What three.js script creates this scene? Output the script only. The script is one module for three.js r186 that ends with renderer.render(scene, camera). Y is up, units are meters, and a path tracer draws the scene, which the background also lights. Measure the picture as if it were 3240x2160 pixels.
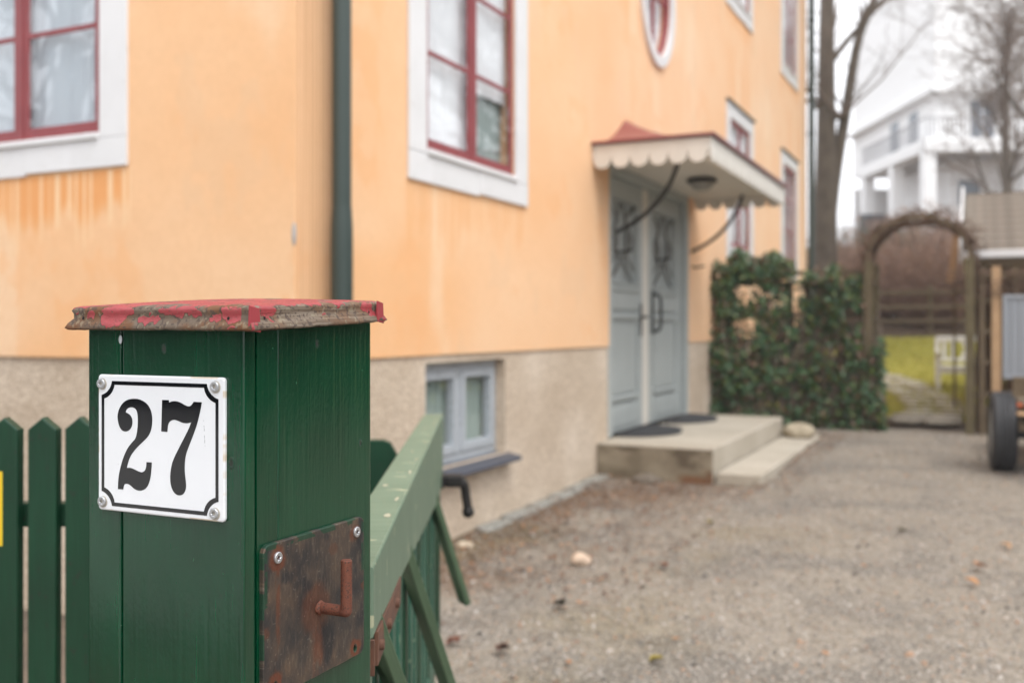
import * as THREE from 'three';
import { RoundedBoxGeometry } from 'three/addons/geometries/RoundedBoxGeometry.js';
import { mergeGeometries } from 'three/addons/utils/BufferGeometryUtils.js';

// ---------------------------------------------------------------- camera, sky, sun, exposure
const scene = new THREE.Scene();
const R = THREE.MathUtils.degToRad;
const camera = new THREE.PerspectiveCamera(37.84, 1.5, 0.05, 900);
camera.filmGauge = 36;
camera.position.set(0, 1.2, 0);
camera.rotation.set(0, R(25.2), 0);
camera.setViewOffset(1024, 682, 0, 13.9, 1024, 682);
camera.focus = 1.06;
camera.userData.fStop = 4.4;
camera.updateProjectionMatrix();

const renderer = new THREE.WebGLRenderer({ antialias: true });
renderer.setSize(1024, 682);
renderer.toneMapping = THREE.LinearToneMapping;
renderer.toneMappingExposure = 1.78;
renderer.shadowMap.enabled = true;

// seeded random numbers and tileable value noise
function rng(seed) { let a = seed >>> 0; return () => { a = (a + 0x6D2B79F5) >>> 0; let t = a; t = Math.imul(t ^ (t >>> 15), t | 1); t ^= t + Math.imul(t ^ (t >>> 7), t | 61); return ((t ^ (t >>> 14)) >>> 0) / 4294967296; }; }
function hash(x, y, s) { let h = Math.imul(x, 374761393) ^ Math.imul(y, 668265263) ^ Math.imul(s, 2147483647 - 1640531); h = Math.imul(h ^ (h >>> 13), 1274126177); return ((h ^ (h >>> 16)) >>> 0) / 4294967296; }
const mod = (a, n) => ((a % n) + n) % n;
function vn(x, y, px, py, s) {
  const xi = Math.floor(x), yi = Math.floor(y); let fx = x - xi, fy = y - yi;
  fx = fx * fx * (3 - 2 * fx); fy = fy * fy * (3 - 2 * fy);
  const x0 = mod(xi, px), x1 = mod(xi + 1, px), y0 = mod(yi, py), y1 = mod(yi + 1, py);
  const a = hash(x0, y0, s), b = hash(x1, y0, s), c = hash(x0, y1, s), d = hash(x1, y1, s);
  return a + (b - a) * fx + (c - a) * fy + (a - b - c + d) * fx * fy;
}
function fbm(u, v, fx, fy, oct, s) { let t = 0, a = 0.5, n = 0; for (let i = 0; i < oct; i++) { t += a * vn(u * fx, v * fy, fx, fy, s + i * 17); n += a; a *= 0.5; fx *= 2; fy *= 2; } return t / n; }
const clamp = (x, a = 0, b = 1) => Math.min(b, Math.max(a, x));
const sst = (a, b, x) => { const t = clamp((x - a) / (b - a)); return t * t * (3 - 2 * t); };
const lerp = (a, b, t) => a + (b - a) * t;
const mix3 = (a, b, t) => [lerp(a[0], b[0], t), lerp(a[1], b[1], t), lerp(a[2], b[2], t)];
const lin = (r, g, b) => new THREE.Color().setRGB(r, g, b);

// overcast sky: a bright even cloud sheet, a little brighter overhead
{
  const w = 512, h = 256, d = new Float32Array(w * h * 4);
  for (let j = 0; j < h; j++) for (let i = 0; i < w; i++) {
    const el = ((j + 0.5) / h - 0.5) * Math.PI, s = Math.max(0, Math.sin(el)), u = i / w;
    const cl = 0.9 + 0.22 * fbm(u, j / h, 8, 6, 4, 5);
    const L = 0.98 * (0.92 + 0.32 * s) * cl;
    const k = (j * w + i) * 4; d[k] = L; d[k + 1] = L * 1.015; d[k + 2] = L * 1.05; d[k + 3] = 1;
  }
  const t = new THREE.DataTexture(d, w, h, THREE.RGBAFormat, THREE.FloatType);
  t.mapping = THREE.EquirectangularReflectionMapping; t.magFilter = t.minFilter = THREE.LinearFilter; t.wrapS = THREE.RepeatWrapping; t.needsUpdate = true;
  scene.background = t; scene.environment = t;
}
const sun = new THREE.DirectionalLight(lin(1, 0.97, 0.92), 1.1);
sun.position.set(14, 26, 9); sun.castShadow = true; sun.shadow.radius = 50;
sun.shadow.mapSize.set(2048, 2048);
Object.assign(sun.shadow.camera, { left: -25, right: 25, top: 25, bottom: -25, near: 1, far: 90 });
scene.add(sun);
scene.fog = new THREE.FogExp2(0xf4f6fa, 0.0022);      // thin fog, pale over the far house

// ---------------------------------------------------------------- helpers
const used = {};
function numbered(n) { const k = used[n] || 0; used[n] = k + 1; return k ? `${n}_${String(k).padStart(3, '0')}` : n; }
function shade(m) { m.castShadow = m.receiveShadow = true; return m; }
function mesh(name, geo, mat, parent) { const m = shade(new THREE.Mesh(geo, mat)); m.name = parent === scene ? numbered(name) : name; parent.add(m); return m; }
function group(name, parent, pos, turn = 0) { const g = new THREE.Group(); g.name = parent === scene ? numbered(name) : name; if (pos) g.position.set(...pos); g.rotation.y = turn; parent.add(g); return g; }
function tag(o, label, category, grp, kind) { o.userData.label = label; if (category) o.userData.category = category; if (grp) o.userData.group = grp; if (kind) o.userData.kind = kind; return o; }
function thing(name, label, category, pos, turn, grp) { return tag(group(name, scene, pos, turn), label, category, grp); }
function plain(g) { const n = g.index ? g.toNonIndexed() : g; for (const k of Object.keys(n.attributes)) if (!['position', 'normal', 'uv', 'color'].includes(k)) n.deleteAttribute(k); return n; }
function merge(list) { return mergeGeometries(list.map(plain)); }
// texture coordinates in metres from the position, by the way each face points
function muv(geo, sx = 1, sy = sx, ox = 0, oy = 0) {
  const g = plain(geo), p = g.attributes.position, uv = new Float32Array(p.count * 2), a = new THREE.Vector3(), b = new THREE.Vector3(), c = new THREE.Vector3();
  for (let i = 0; i < p.count; i += 3) {
    a.fromBufferAttribute(p, i); b.fromBufferAttribute(p, i + 1); c.fromBufferAttribute(p, i + 2);
    const n = b.clone().sub(a).cross(c.clone().sub(a)); const x = Math.abs(n.x), y = Math.abs(n.y), z = Math.abs(n.z);
    [a, b, c].forEach((q, k) => { const [s, t] = z >= x && z >= y ? [q.x, q.y] : x >= y ? [q.z, q.y] : [q.x, q.z]; uv[(i + k) * 2] = (s + ox) * sx; uv[(i + k) * 2 + 1] = (t + oy) * sy; });
  }
  g.setAttribute('uv', new THREE.BufferAttribute(uv, 2)); return g;
}
function box(x0, x1, y0, y1, z0, z1, r = 0) {
  const w = x1 - x0, h = y1 - y0, d = z1 - z0;
  const g = r ? new RoundedBoxGeometry(w, h, d, 1, Math.min(r, w / 2.1, h / 2.1, d / 2.1)) : new THREE.BoxGeometry(w, h, d);
  g.translate((x0 + x1) / 2, (y0 + y1) / 2, (z0 + z1) / 2); return muv(g);
}
function bar(a, b, w, t, r = 0.003, up = [0, 1, 0]) {      // a squared bar from a to b, w across and t thick
  const A = new THREE.Vector3(...a), B = new THREE.Vector3(...b), d = B.clone().sub(A), L = d.length(); d.normalize();
  const U = new THREE.Vector3(...up), x = new THREE.Vector3().crossVectors(d, U).normalize(), z = new THREE.Vector3().crossVectors(x, d);
  const g = muv(new RoundedBoxGeometry(w, L, t, 1, Math.min(r, w / 2.1, t / 2.1)));
  g.applyMatrix4(new THREE.Matrix4().makeBasis(x, d, z).setPosition(A.add(B).multiplyScalar(0.5))); return g;
}
function tube(pts, r, seg = 24, sides = 8, closed = false, curve = true) {
  const v = pts.map(p => new THREE.Vector3(...p)); let c;
  if (curve) c = new THREE.CatmullRomCurve3(v, closed, 'centripetal'); else { c = new THREE.CurvePath(); for (let i = 0; i + 1 < v.length; i++) c.add(new THREE.LineCurve3(v[i], v[i + 1])); }
  return new THREE.TubeGeometry(c, seg, r, sides, closed);
}
function ext(pts, depth, bevel = 0, holes = []) {
  const s = new THREE.Shape(pts.map(p => new THREE.Vector2(p[0], p[1])));
  for (const h of holes) s.holes.push(new THREE.Path(h.map(p => new THREE.Vector2(p[0], p[1]))));
  return new THREE.ExtrudeGeometry(s, { depth, bevelEnabled: bevel > 0, bevelSize: bevel, bevelThickness: bevel, bevelSegments: 2, bevelOffset: -bevel, curveSegments: 16 });
}
const rect = (x0, x1, y0, y1) => [[x0, y0], [x1, y0], [x1, y1], [x0, y1]];
function fitUV(g, x0, y0, w, h) { const u = g.attributes.uv; for (let i = 0; i < u.count; i++) u.setXY(i, (u.getX(i) - x0) / w, (u.getY(i) - y0) / h); return g; }
// tapered branch along a polyline
function limb(pts, radii, sides = 6) {
  const pos = [], nor = [], uv = [], idx = [], n = pts.length; let pt = null, px = null;
  for (let i = 0; i < n; i++) {
    const t = new THREE.Vector3().subVectors(pts[Math.min(i + 1, n - 1)], pts[Math.max(i - 1, 0)]).normalize();
    if (!px) px = new THREE.Vector3(Math.abs(t.y) > 0.9 ? 1 : 0, Math.abs(t.y) > 0.9 ? 0 : 1, 0).cross(t).normalize();
    else px.addScaledVector(t, -px.dot(t)).normalize();
    const y = new THREE.Vector3().crossVectors(t, px);
    for (let k = 0; k <= sides; k++) { const a = k / sides * Math.PI * 2, c = Math.cos(a), s = Math.sin(a), N = px.clone().multiplyScalar(c).addScaledVector(y, s); pos.push(pts[i].x + N.x * radii[i], pts[i].y + N.y * radii[i], pts[i].z + N.z * radii[i]); nor.push(N.x, N.y, N.z); uv.push(k / sides, i * 0.4); }
    pt = t;
  }
  for (let i = 0; i + 1 < n; i++) for (let k = 0; k < sides; k++) { const a = i * (sides + 1) + k, b = a + sides + 1; idx.push(a, a + 1, b, b, a + 1, b + 1); }
  const g = new THREE.BufferGeometry();
  g.setAttribute('position', new THREE.Float32BufferAttribute(pos, 3)); g.setAttribute('normal', new THREE.Float32BufferAttribute(nor, 3)); g.setAttribute('uv', new THREE.Float32BufferAttribute(uv, 2)); g.setIndex(idx);
  return g.toNonIndexed();
}
// ---- textures
const sb = v => { v = clamp(v); return Math.round(255 * v); };
function colourTex(w, h, fn, rep = true) {          // fn returns sRGB 0..255
  const d = new Uint8Array(w * h * 4);
  for (let j = 0; j < h; j++) for (let i = 0; i < w; i++) { const c = fn((i + 0.5) / w, (j + 0.5) / h), k = (j * w + i) * 4; d[k] = clamp(c[0], 0, 255); d[k + 1] = clamp(c[1], 0, 255); d[k + 2] = clamp(c[2], 0, 255); d[k + 3] = 255; }
  const t = new THREE.DataTexture(d, w, h); t.colorSpace = THREE.SRGBColorSpace; return fin(t, rep);
}
function greyTex(w, h, fn, rep = true) {
  const d = new Uint8Array(w * h * 4);
  for (let j = 0; j < h; j++) for (let i = 0; i < w; i++) { const k = (j * w + i) * 4; d[k] = d[k + 1] = d[k + 2] = sb(fn((i + 0.5) / w, (j + 0.5) / h)); d[k + 3] = 255; }
  return fin(new THREE.DataTexture(d, w, h), rep);
}
function fin(t, rep) { t.magFilter = THREE.LinearFilter; t.minFilter = THREE.LinearMipmapLinearFilter; t.generateMipmaps = true; t.wrapS = t.wrapT = rep ? THREE.RepeatWrapping : THREE.ClampToEdgeWrapping; t.needsUpdate = true; return t; }
function sized(t, m) { const c = t.clone(); c.repeat.set(1 / m, 1 / m); c.needsUpdate = true; return c; }
const std = o => new THREE.MeshStandardMaterial(o);
const phy = o => new THREE.MeshPhysicalMaterial(o);

// ---------------------------------------------------------------- materials
// painted wood: soft variation, brush marks along the board, specks of dust
function paintedWood(col, dark, seed, o = {}) {
  const map = colourTex(512, 512, (u, v) => {
    let t = fbm(u, v, 5, 3, 4, seed) * 0.6 + fbm(u, v, 90, 4, 2, seed + 9) * 0.4, c = mix3(dark, col, clamp(t * 1.5 - 0.25));
    const sp = fbm(u, v, 128, 128, 1, seed + 31); if (sp > 0.976) c = mix3(c, [136, 146, 126], o.specks ?? 0.5);
    if (fbm(u, v, 40, 24, 2, seed + 50) > (o.chipAt ?? 0.83)) c = mix3(c, o.chip ?? [44, 40, 32], 0.7);
    return c;
  });
  const bump = greyTex(512, 512, (u, v) => 0.55 * fbm(u, v, 70, 3, 3, seed + 3) + 0.3 * fbm(u, v, 26, 9, 3, seed + 4) + 0.15 * fbm(u, v, 170, 60, 2, seed + 8));
  return [map, bump, o.m ?? 0.3];
}
function woodMat(set, o = {}) { const [a, b, m] = set; return phy({ map: sized(a, m), bumpMap: sized(b, m), bumpScale: o.bump ?? 0.0009, roughness: o.rough ?? 0.42, ...(o.more || {}) }); }
const greenSet = paintedWood([2, 66, 41], [1, 49, 29], 11, { chipAt: 0.9 });
const postGreen = woodMat(greenSet, { rough: 0.22, bump: 0.0008, more: { clearcoat: 0.25, clearcoatRoughness: 0.12 } });
const fenceGreen = woodMat(paintedWood([8, 62, 38], [5, 48, 28], 71), { rough: 0.45 });
const sageSet = paintedWood([106, 127, 107], [84, 107, 88], 23, { specks: 0.3, chip: [196, 188, 156], chipAt: 0.845, m: 0.8 });
const gateSage = woodMat(sageSet, { rough: 0.5, bump: 0.0012 });
const gateLath = woodMat(paintedWood([86, 108, 82], [66, 88, 66], 27, { specks: 0.3, chip: [150, 148, 118], chipAt: 0.86 }), { rough: 0.55 });
const gateGreen = woodMat(paintedWood([44, 92, 74], [30, 74, 58], 29, { chip: [150, 160, 130], chipAt: 0.78 }), { rough: 0.5 });
const whitePaint = woodMat(paintedWood([232, 231, 232], [220, 219, 219], 37, { specks: 0.05, chip: [196, 190, 182], chipAt: 0.86, m: 0.6 }), { rough: 0.5, bump: 0.0008 });
const redSash = woodMat(paintedWood([148, 66, 69], [132, 56, 60], 41, { specks: 0.1 }), { rough: 0.4, bump: 0.0005 });
const doorGrey = woodMat(paintedWood([180, 185, 184], [168, 174, 173], 43, { specks: 0.1, chip: [120, 122, 116], m: 0.6 }), { rough: 0.5, bump: 0.0006 });
const sillGrey = std({ color: lin(0.07, 0.075, 0.095), roughness: 0.5 });
const basementGrey = woodMat(paintedWood([178, 184, 190], [166, 172, 178], 47, { specks: 0.1, m: 0.6 }), { rough: 0.45, bump: 0.0005 });
const creamPaint = woodMat(paintedWood([228, 223, 214], [214, 208, 198], 53, { specks: 0.1, chip: [188, 178, 162], chipAt: 0.88, m: 0.6 }), { rough: 0.55 });
const pipeGreen = phy({ color: lin(0.034, 0.052, 0.045), roughness: 0.42, clearcoat: 0.15, clearcoatRoughness: 0.5 });
const iron = std({ color: lin(0.022, 0.02, 0.019), roughness: 0.6, metalness: 0.35 });
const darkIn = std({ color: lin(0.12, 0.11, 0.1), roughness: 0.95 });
const glass = phy({ color: lin(1, 1, 1), transmission: 1, thickness: 0, roughness: 0.01, ior: 1.95 });
const curtain = std({ color: lin(0.8, 0.83, 0.86), roughness: 0.95 });
const dimPaneGreen = std({ color: lin(0.3, 0.37, 0.36), roughness: 0.9 }), curtainBlue = std({ color: lin(0.55, 0.62, 0.68), roughness: 0.95 });
const curtainGreen = std({ color: lin(0.3, 0.38, 0.35), roughness: 0.95 });
const weatherSet = paintedWood([124, 108, 86], [92, 78, 60], 59, { specks: 0.1, chip: [70, 60, 48] });
const oldWood = woodMat(weatherSet, { rough: 0.85, bump: 0.0016 });
const mossWood = woodMat(paintedWood([116, 104, 78], [92, 84, 62], 61, { specks: 0.1, chip: [92, 96, 52] }), { rough: 0.9, bump: 0.0016 });
const tanWood = woodMat(paintedWood([196, 164, 128], [176, 142, 108], 67, { specks: 0.1, chip: [130, 100, 74] }), { rough: 0.8 });
const darkMetal = std({ color: lin(0.03, 0.03, 0.032), roughness: 0.55, metalness: 0.6 });
const zinc = std({ color: lin(0.55, 0.56, 0.58), roughness: 0.38, metalness: 0.85 });
const barkTex = colourTex(256, 256, (u, v) => mix3([88, 78, 68], [122, 110, 96], fbm(u, v, 14, 5, 4, 83)));
const bark = std({ map: barkTex, bumpMap: greyTex(256, 256, (u, v) => fbm(u, v, 20, 6, 4, 84)), bumpScale: 0.02, roughness: 0.95 });
const twigMat = std({ color: lin(0.22, 0.165, 0.13), roughness: 0.95 });
const vineTwig = std({ color: lin(0.16, 0.105, 0.075), roughness: 0.95 });
const rustTwig = std({ color: lin(0.34, 0.215, 0.16), roughness: 0.95 });

// lime plaster: mottled, with clean deep-ochre runs below the window boards and pale wash streaks
function plaster(W, H, x0, y0, wm, hm, sills, seed, streak) {
  return colourTex(W, H, (u, v) => {
    const x = x0 + u * wm, y = y0 + v * hm, q = x / 4.2, r = y / 4.2;
    const n = fbm(q, r, 6, 6, 5, seed), m = fbm(q, r, 2, 3, 3, seed + 40), f = fbm(q * 6, r * 6, 30, 30, 2, seed + 60);
    let c = mix3([238, 186, 138], [241, 199, 158], clamp(n * 1.7 - 0.35));
    c = mix3(c, [236, 174, 116], 0.5 * sst(0.56, 0.72, m));
    c = mix3(c, [243, 211, 178], 0.6 * sst(0.62, 0.8, fbm(q, r, 9, 3, 4, seed + 80)));
    c = mix3(c, [222, 176, 130], 0.35 * (f - 0.5) + 0.1);
    c = mix3(c, [236, 172, 116], 0.32 * sst(0.6, 0.68, fbm(q, r, 10, 6, 5, seed + 120)) * sst(0.4, 0.6, fbm(q, r, 26, 26, 3, seed + 130))); c = mix3(c, [226, 188, 150], 0.3 * sst(0.66, 0.74, fbm(q, r, 16, 11, 4, seed + 140)));
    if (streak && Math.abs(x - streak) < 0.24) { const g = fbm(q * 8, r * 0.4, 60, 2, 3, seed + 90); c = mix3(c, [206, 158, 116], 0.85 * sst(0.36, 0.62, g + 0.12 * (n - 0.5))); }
    for (const [a, b, t, len, amt] of sills) {
      if (x > a - 0.03 && x < b + 0.02 && y < t && y > t - len * 1.6) {
        const s = fbm(q * 4, 0.3, 60, 1, 3, seed + 7), L = len * (0.35 + 1.1 * fbm(q * 2, 0.7, 26, 1, 2, seed + 8));
        const e = t - y + 0.05 * (n - 0.5), k = (1 - sst(L * 0.55, L, e)) * sst(0.3, 0.5, s);
        c = mix3(c, [228, 148, 78], amt * k);
        if (s < 0.42 && e < L * 1.2) c = mix3(c, [246, 214, 172], 0.7 * amt * sst(0.42, 0.3, s));
      }
    }
    return c;
  }, false);
}
const wrapS = (m) => { m.map.wrapS = THREE.RepeatWrapping; return m; };
const trowel = greyTex(512, 512, (u, v) => 0.7 * fbm(u, v, 9, 14, 4, 301) + 0.3 * fbm(u, v, 60, 60, 3, 305));
const plasterBump = (m, rx, ry) => { const t = trowel.clone(); t.repeat.set(rx, ry); t.needsUpdate = true; m.bumpMap = t; m.bumpScale = 0.003; };
const frontPlaster = phy({ map: plaster(2048, 1024, 3.6, 1, 14.6, 7.2, [[4.6, 6.1, 2.0, 0.34, 0.2], [12, 13.5, 2.0, 0.3, 0.3], [15.6, 17.2, 2.0, 0.3, 0.3], [15.6, 17.2, 5.13, 0.3, 0.3], [11.98, 13.5, 5.13, 0.3, 0.3]], 100), roughness: 0.95, sheen: 0.55, sheenRoughness: 0.7, sheenColor: lin(1, 0.97, 0.94) });
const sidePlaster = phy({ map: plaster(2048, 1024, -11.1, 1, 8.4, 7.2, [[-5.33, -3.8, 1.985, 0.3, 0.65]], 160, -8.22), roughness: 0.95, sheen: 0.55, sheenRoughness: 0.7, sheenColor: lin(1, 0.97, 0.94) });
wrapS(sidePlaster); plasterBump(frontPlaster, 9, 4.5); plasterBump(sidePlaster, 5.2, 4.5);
// pebble-dashed plinth
const dashMap = sized(colourTex(1024, 1024, (u, v) => {
  const g = fbm(u, v, 170, 170, 2, 201), n = fbm(u, v, 4, 4, 4, 205);
  let c = mix3([186, 166, 144], [220, 204, 186], clamp(n * 1.3 - 0.15)); c = mix3(c, [150, 132, 114], 0.6 * sst(0.58, 0.8, g)); return mix3(c, [238, 226, 206], 0.55 * sst(0.46, 0.25, g));
}), 1.4);
const dashBump = sized(greyTex(1024, 1024, (u, v) => fbm(u, v, 170, 170, 2, 211)), 1.4);
const dash = std({ map: dashMap, bumpMap: dashBump, bumpScale: 0.005, roughness: 0.97 });
const concreteMap = sized(colourTex(512, 512, (u, v) => { const n = fbm(u, v, 4, 4, 5, 221), f = fbm(u, v, 120, 120, 2, 223); return mix3(mix3([168, 158, 142], [192, 184, 170], n), [128, 116, 100], 0.45 * sst(0.58, 0.85, f)); }), 1.3);
const concreteBump = sized(greyTex(512, 512, (u, v) => 0.5 * fbm(u, v, 10, 10, 4, 226) + 0.5 * fbm(u, v, 110, 110, 2, 227)), 1.3);
const concrete = std({ map: concreteMap, bumpMap: concreteBump, bumpScale: 0.004, roughness: 0.9 });
const gravelMap = sized(colourTex(1024, 1024, (u, v) => {
  const a = fbm(u, v, 200, 200, 1, 231), b = fbm(u, v, 96, 96, 2, 233), n = fbm(u, v, 5, 5, 4, 235);
  let c = mix3([86, 80, 72], [158, 150, 139], a * 0.55 + b * 0.45); c = mix3(c, [84, 72, 60], 0.6 * sst(0.58, 0.8, b)); c = mix3(c, [200, 192, 184], 0.7 * sst(0.78, 0.95, a)); return mix3(c, mix3([120, 106, 88], [188, 178, 164], fbm(u, v, 48, 48, 3, 239)), 0.5 * sst(0.3, 0.6, n));
}), 1.7);
const gravelBump = sized(greyTex(1024, 1024, (u, v) => 0.6 * fbm(u, v, 200, 200, 1, 231) + 0.4 * fbm(u, v, 96, 96, 2, 233)), 1.7);
const gravel = std({ map: gravelMap, bumpMap: gravelBump, bumpScale: 0.008, roughness: 1, vertexColors: true });

// ---------------------------------------------------------------- ground and terrain
const XF = -2.78, ZL = -3.63;
function gy(X, Z) {
  let y = clamp(0.022 * (-Z - 7.2), -0.16, 0.06);
  y -= 0.26 * sst(-2.9, -4.4, X) * sst(-4.2, -3.4, Z);
  if (Z < -12) { const d = -12 - Z; y += d < 4 ? 0.03 * d : 0.12 + 0.095 * (d - 4) + 0.012 * Math.min(d - 4, 24) ** 1.55; if (d > 36) y -= 0.1 * (d - 36) * sst(36, 46, d); }
  return y;
}
{
  const line = (pts) => { const o = []; for (const [a, b, s] of pts) for (let x = a; x < b - 1e-6; x += s) o.push(x); o.push(pts[pts.length - 1][1]); return o; };
  const xs = line([[-220, -40, 30], [-40, -12, 4], [-12, -5, 0.5], [-5, 3, 0.1], [3, 12, 0.5], [12, 40, 4], [40, 220, 30]]);
  const zs = line([[-330, -60, 30], [-60, -26, 2], [-26, -13, 0.5], [-13, -1.5, 0.1], [-1.5, 12, 1.5], [12, 40, 4], [40, 220, 30]]);
  const pos = [], col = [], uv = [], idx = [], nx = xs.length;
  zs.forEach((Z) => xs.forEach((X) => {
    const n = fbm(X / 40 + 5, Z / 40 + 9, 30, 30, 4, 251), m = fbm(X / 40 + 5, Z / 40 + 9, 90, 90, 3, 257);
    pos.push(X, gy(X, Z) + (n - 0.5) * 0.03, Z); uv.push(X, -Z);
    let c = [1, 1, 1];
    // brown leaf soil lies against the wall and the steps, moss and earth in loose patches beyond
    const wall = Math.max(sst(1.25, 0.15, X - XF + (m - 0.5) * 1.1) * sst(-3.4, -4.4, Z) * sst(-9.2, -8.2, Z), sst(0.9, 0.2, Math.hypot(X + 2.2, (Z + 7.1) * 0.7) + (m - 0.5)));
    c = mix3(c, [0.6, 0.44, 0.33], wall * sst(0.25, 0.55, m));
    c = mix3(c, [0.78, 0.72, 0.5], 0.5 * sst(0.56, 0.7, n) * sst(-0.4, -1.6, X));
    if (Z < -11.95) c = mix3(c, [0.42, 0.3, 0.2], sst(-11.95, -12.4, Z + (m - 0.5) * 0.6));
    if (Z > -4 && X < -2.7) c = mix3(c, [0.5, 0.4, 0.33], 0.8);
    col.push(...c);
  }));
  for (let j = 0; j + 1 < zs.length; j++) for (let i = 0; i + 1 < nx; i++) { const a = j * nx + i, b = a + nx; idx.push(a, b, a + 1, a + 1, b, b + 1); }
  const g = new THREE.BufferGeometry(); g.setAttribute('position', new THREE.Float32BufferAttribute(pos, 3)); g.setAttribute('uv', new THREE.Float32BufferAttribute(uv, 2)); g.setAttribute('color', new THREE.Float32BufferAttribute(col, 3)); g.setIndex(idx); g.computeVertexNormals();
  tag(mesh('ground', g, gravel, scene), 'grey brown gravel yard in front of the yellow house', null, null, 'structure');
}
const lawnMap = sized(colourTex(512, 512, (u, v) => { const n = fbm(u, v, 5, 5, 4, 261), f = fbm(u, v, 120, 120, 2, 263); let c = mix3([140, 134, 42], [182, 168, 70], n); c = mix3(c, [92, 98, 28], 0.6 * sst(0.5, 0.8, f)); return mix3(c, [150, 132, 70], 0.5 * sst(0.58, 0.75, fbm(u, v, 11, 11, 3, 265))); }), 2.2);
{
  const pos = [], uv = [], idx = []; let n = 0;
  const xa = -7, xb = 8;
  for (let j = 0; j <= 40; j++) for (let i = 0; i <= 40; i++) { const X = lerp(xa, xb, i / 40), Z = lerp(-12.6, -22.6, j / 40); const e = (fbm(X / 20 + 3, Z / 20 + 4, 30, 30, 2, 271) - 0.5) * 0.9; const edge = Math.max(sst(-13.1, -12.6, Z + e), sst(-22, -22.5, Z + e)); pos.push(X, gy(X, Z) + 0.05 - 0.12 * edge, Z); uv.push(X, -Z); }
  for (let j = 0; j < 40; j++) for (let i = 0; i < 40; i++) { const a = j * 41 + i, b = a + 41; idx.push(a, a + 1, b, a + 1, b + 1, b); n++; }
  const g = new THREE.BufferGeometry(); g.setAttribute('position', new THREE.Float32BufferAttribute(pos, 3)); g.setAttribute('uv', new THREE.Float32BufferAttribute(uv, 2)); g.setIndex(idx); g.computeVertexNormals();
  tag(mesh('lawn', g, std({ map: lawnMap, roughness: 1, side: THREE.DoubleSide }), scene), 'yellowish winter lawn rising behind the arbour', null, null, 'structure');
  const r = rng(77), blade = new THREE.BufferGeometry();
  blade.setAttribute('position', new THREE.Float32BufferAttribute([-0.006, 0, 0, 0.006, 0, 0, 0.012, 0.07, 0.01], 3)); blade.computeVertexNormals();
  const N = 26000, im = new THREE.InstancedMesh(blade, std({ color: lin(1, 1, 1), roughness: 0.9, side: THREE.DoubleSide }), N), m4 = new THREE.Matrix4(), e = new THREE.Euler(), q = new THREE.Quaternion(), c = new THREE.Color();
  for (let i = 0; i < N; i++) { const X = lerp(-2.6, 2.4, r()), Z = lerp(-12.7, -22, r()); q.setFromEuler(e.set(r() * 0.8 - 0.4, r() * 6.3, r() * 0.8 - 0.4)); const s = 0.6 + r() * 0.9; m4.compose(new THREE.Vector3(X, gy(X, Z) + 0.045, Z), q, new THREE.Vector3(s, s, s)); im.setMatrixAt(i, m4); const t = r(); im.setColorAt(i, c.setRGB(lerp(0.32, 0.5, t), lerp(0.32, 0.44, t), lerp(0.045, 0.11, t))); }
  im.name = 'grass'; shade(im); scene.add(tag(im, 'short thin grass blades covering the winter lawn', 'grass', null, 'stuff'));
}
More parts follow.
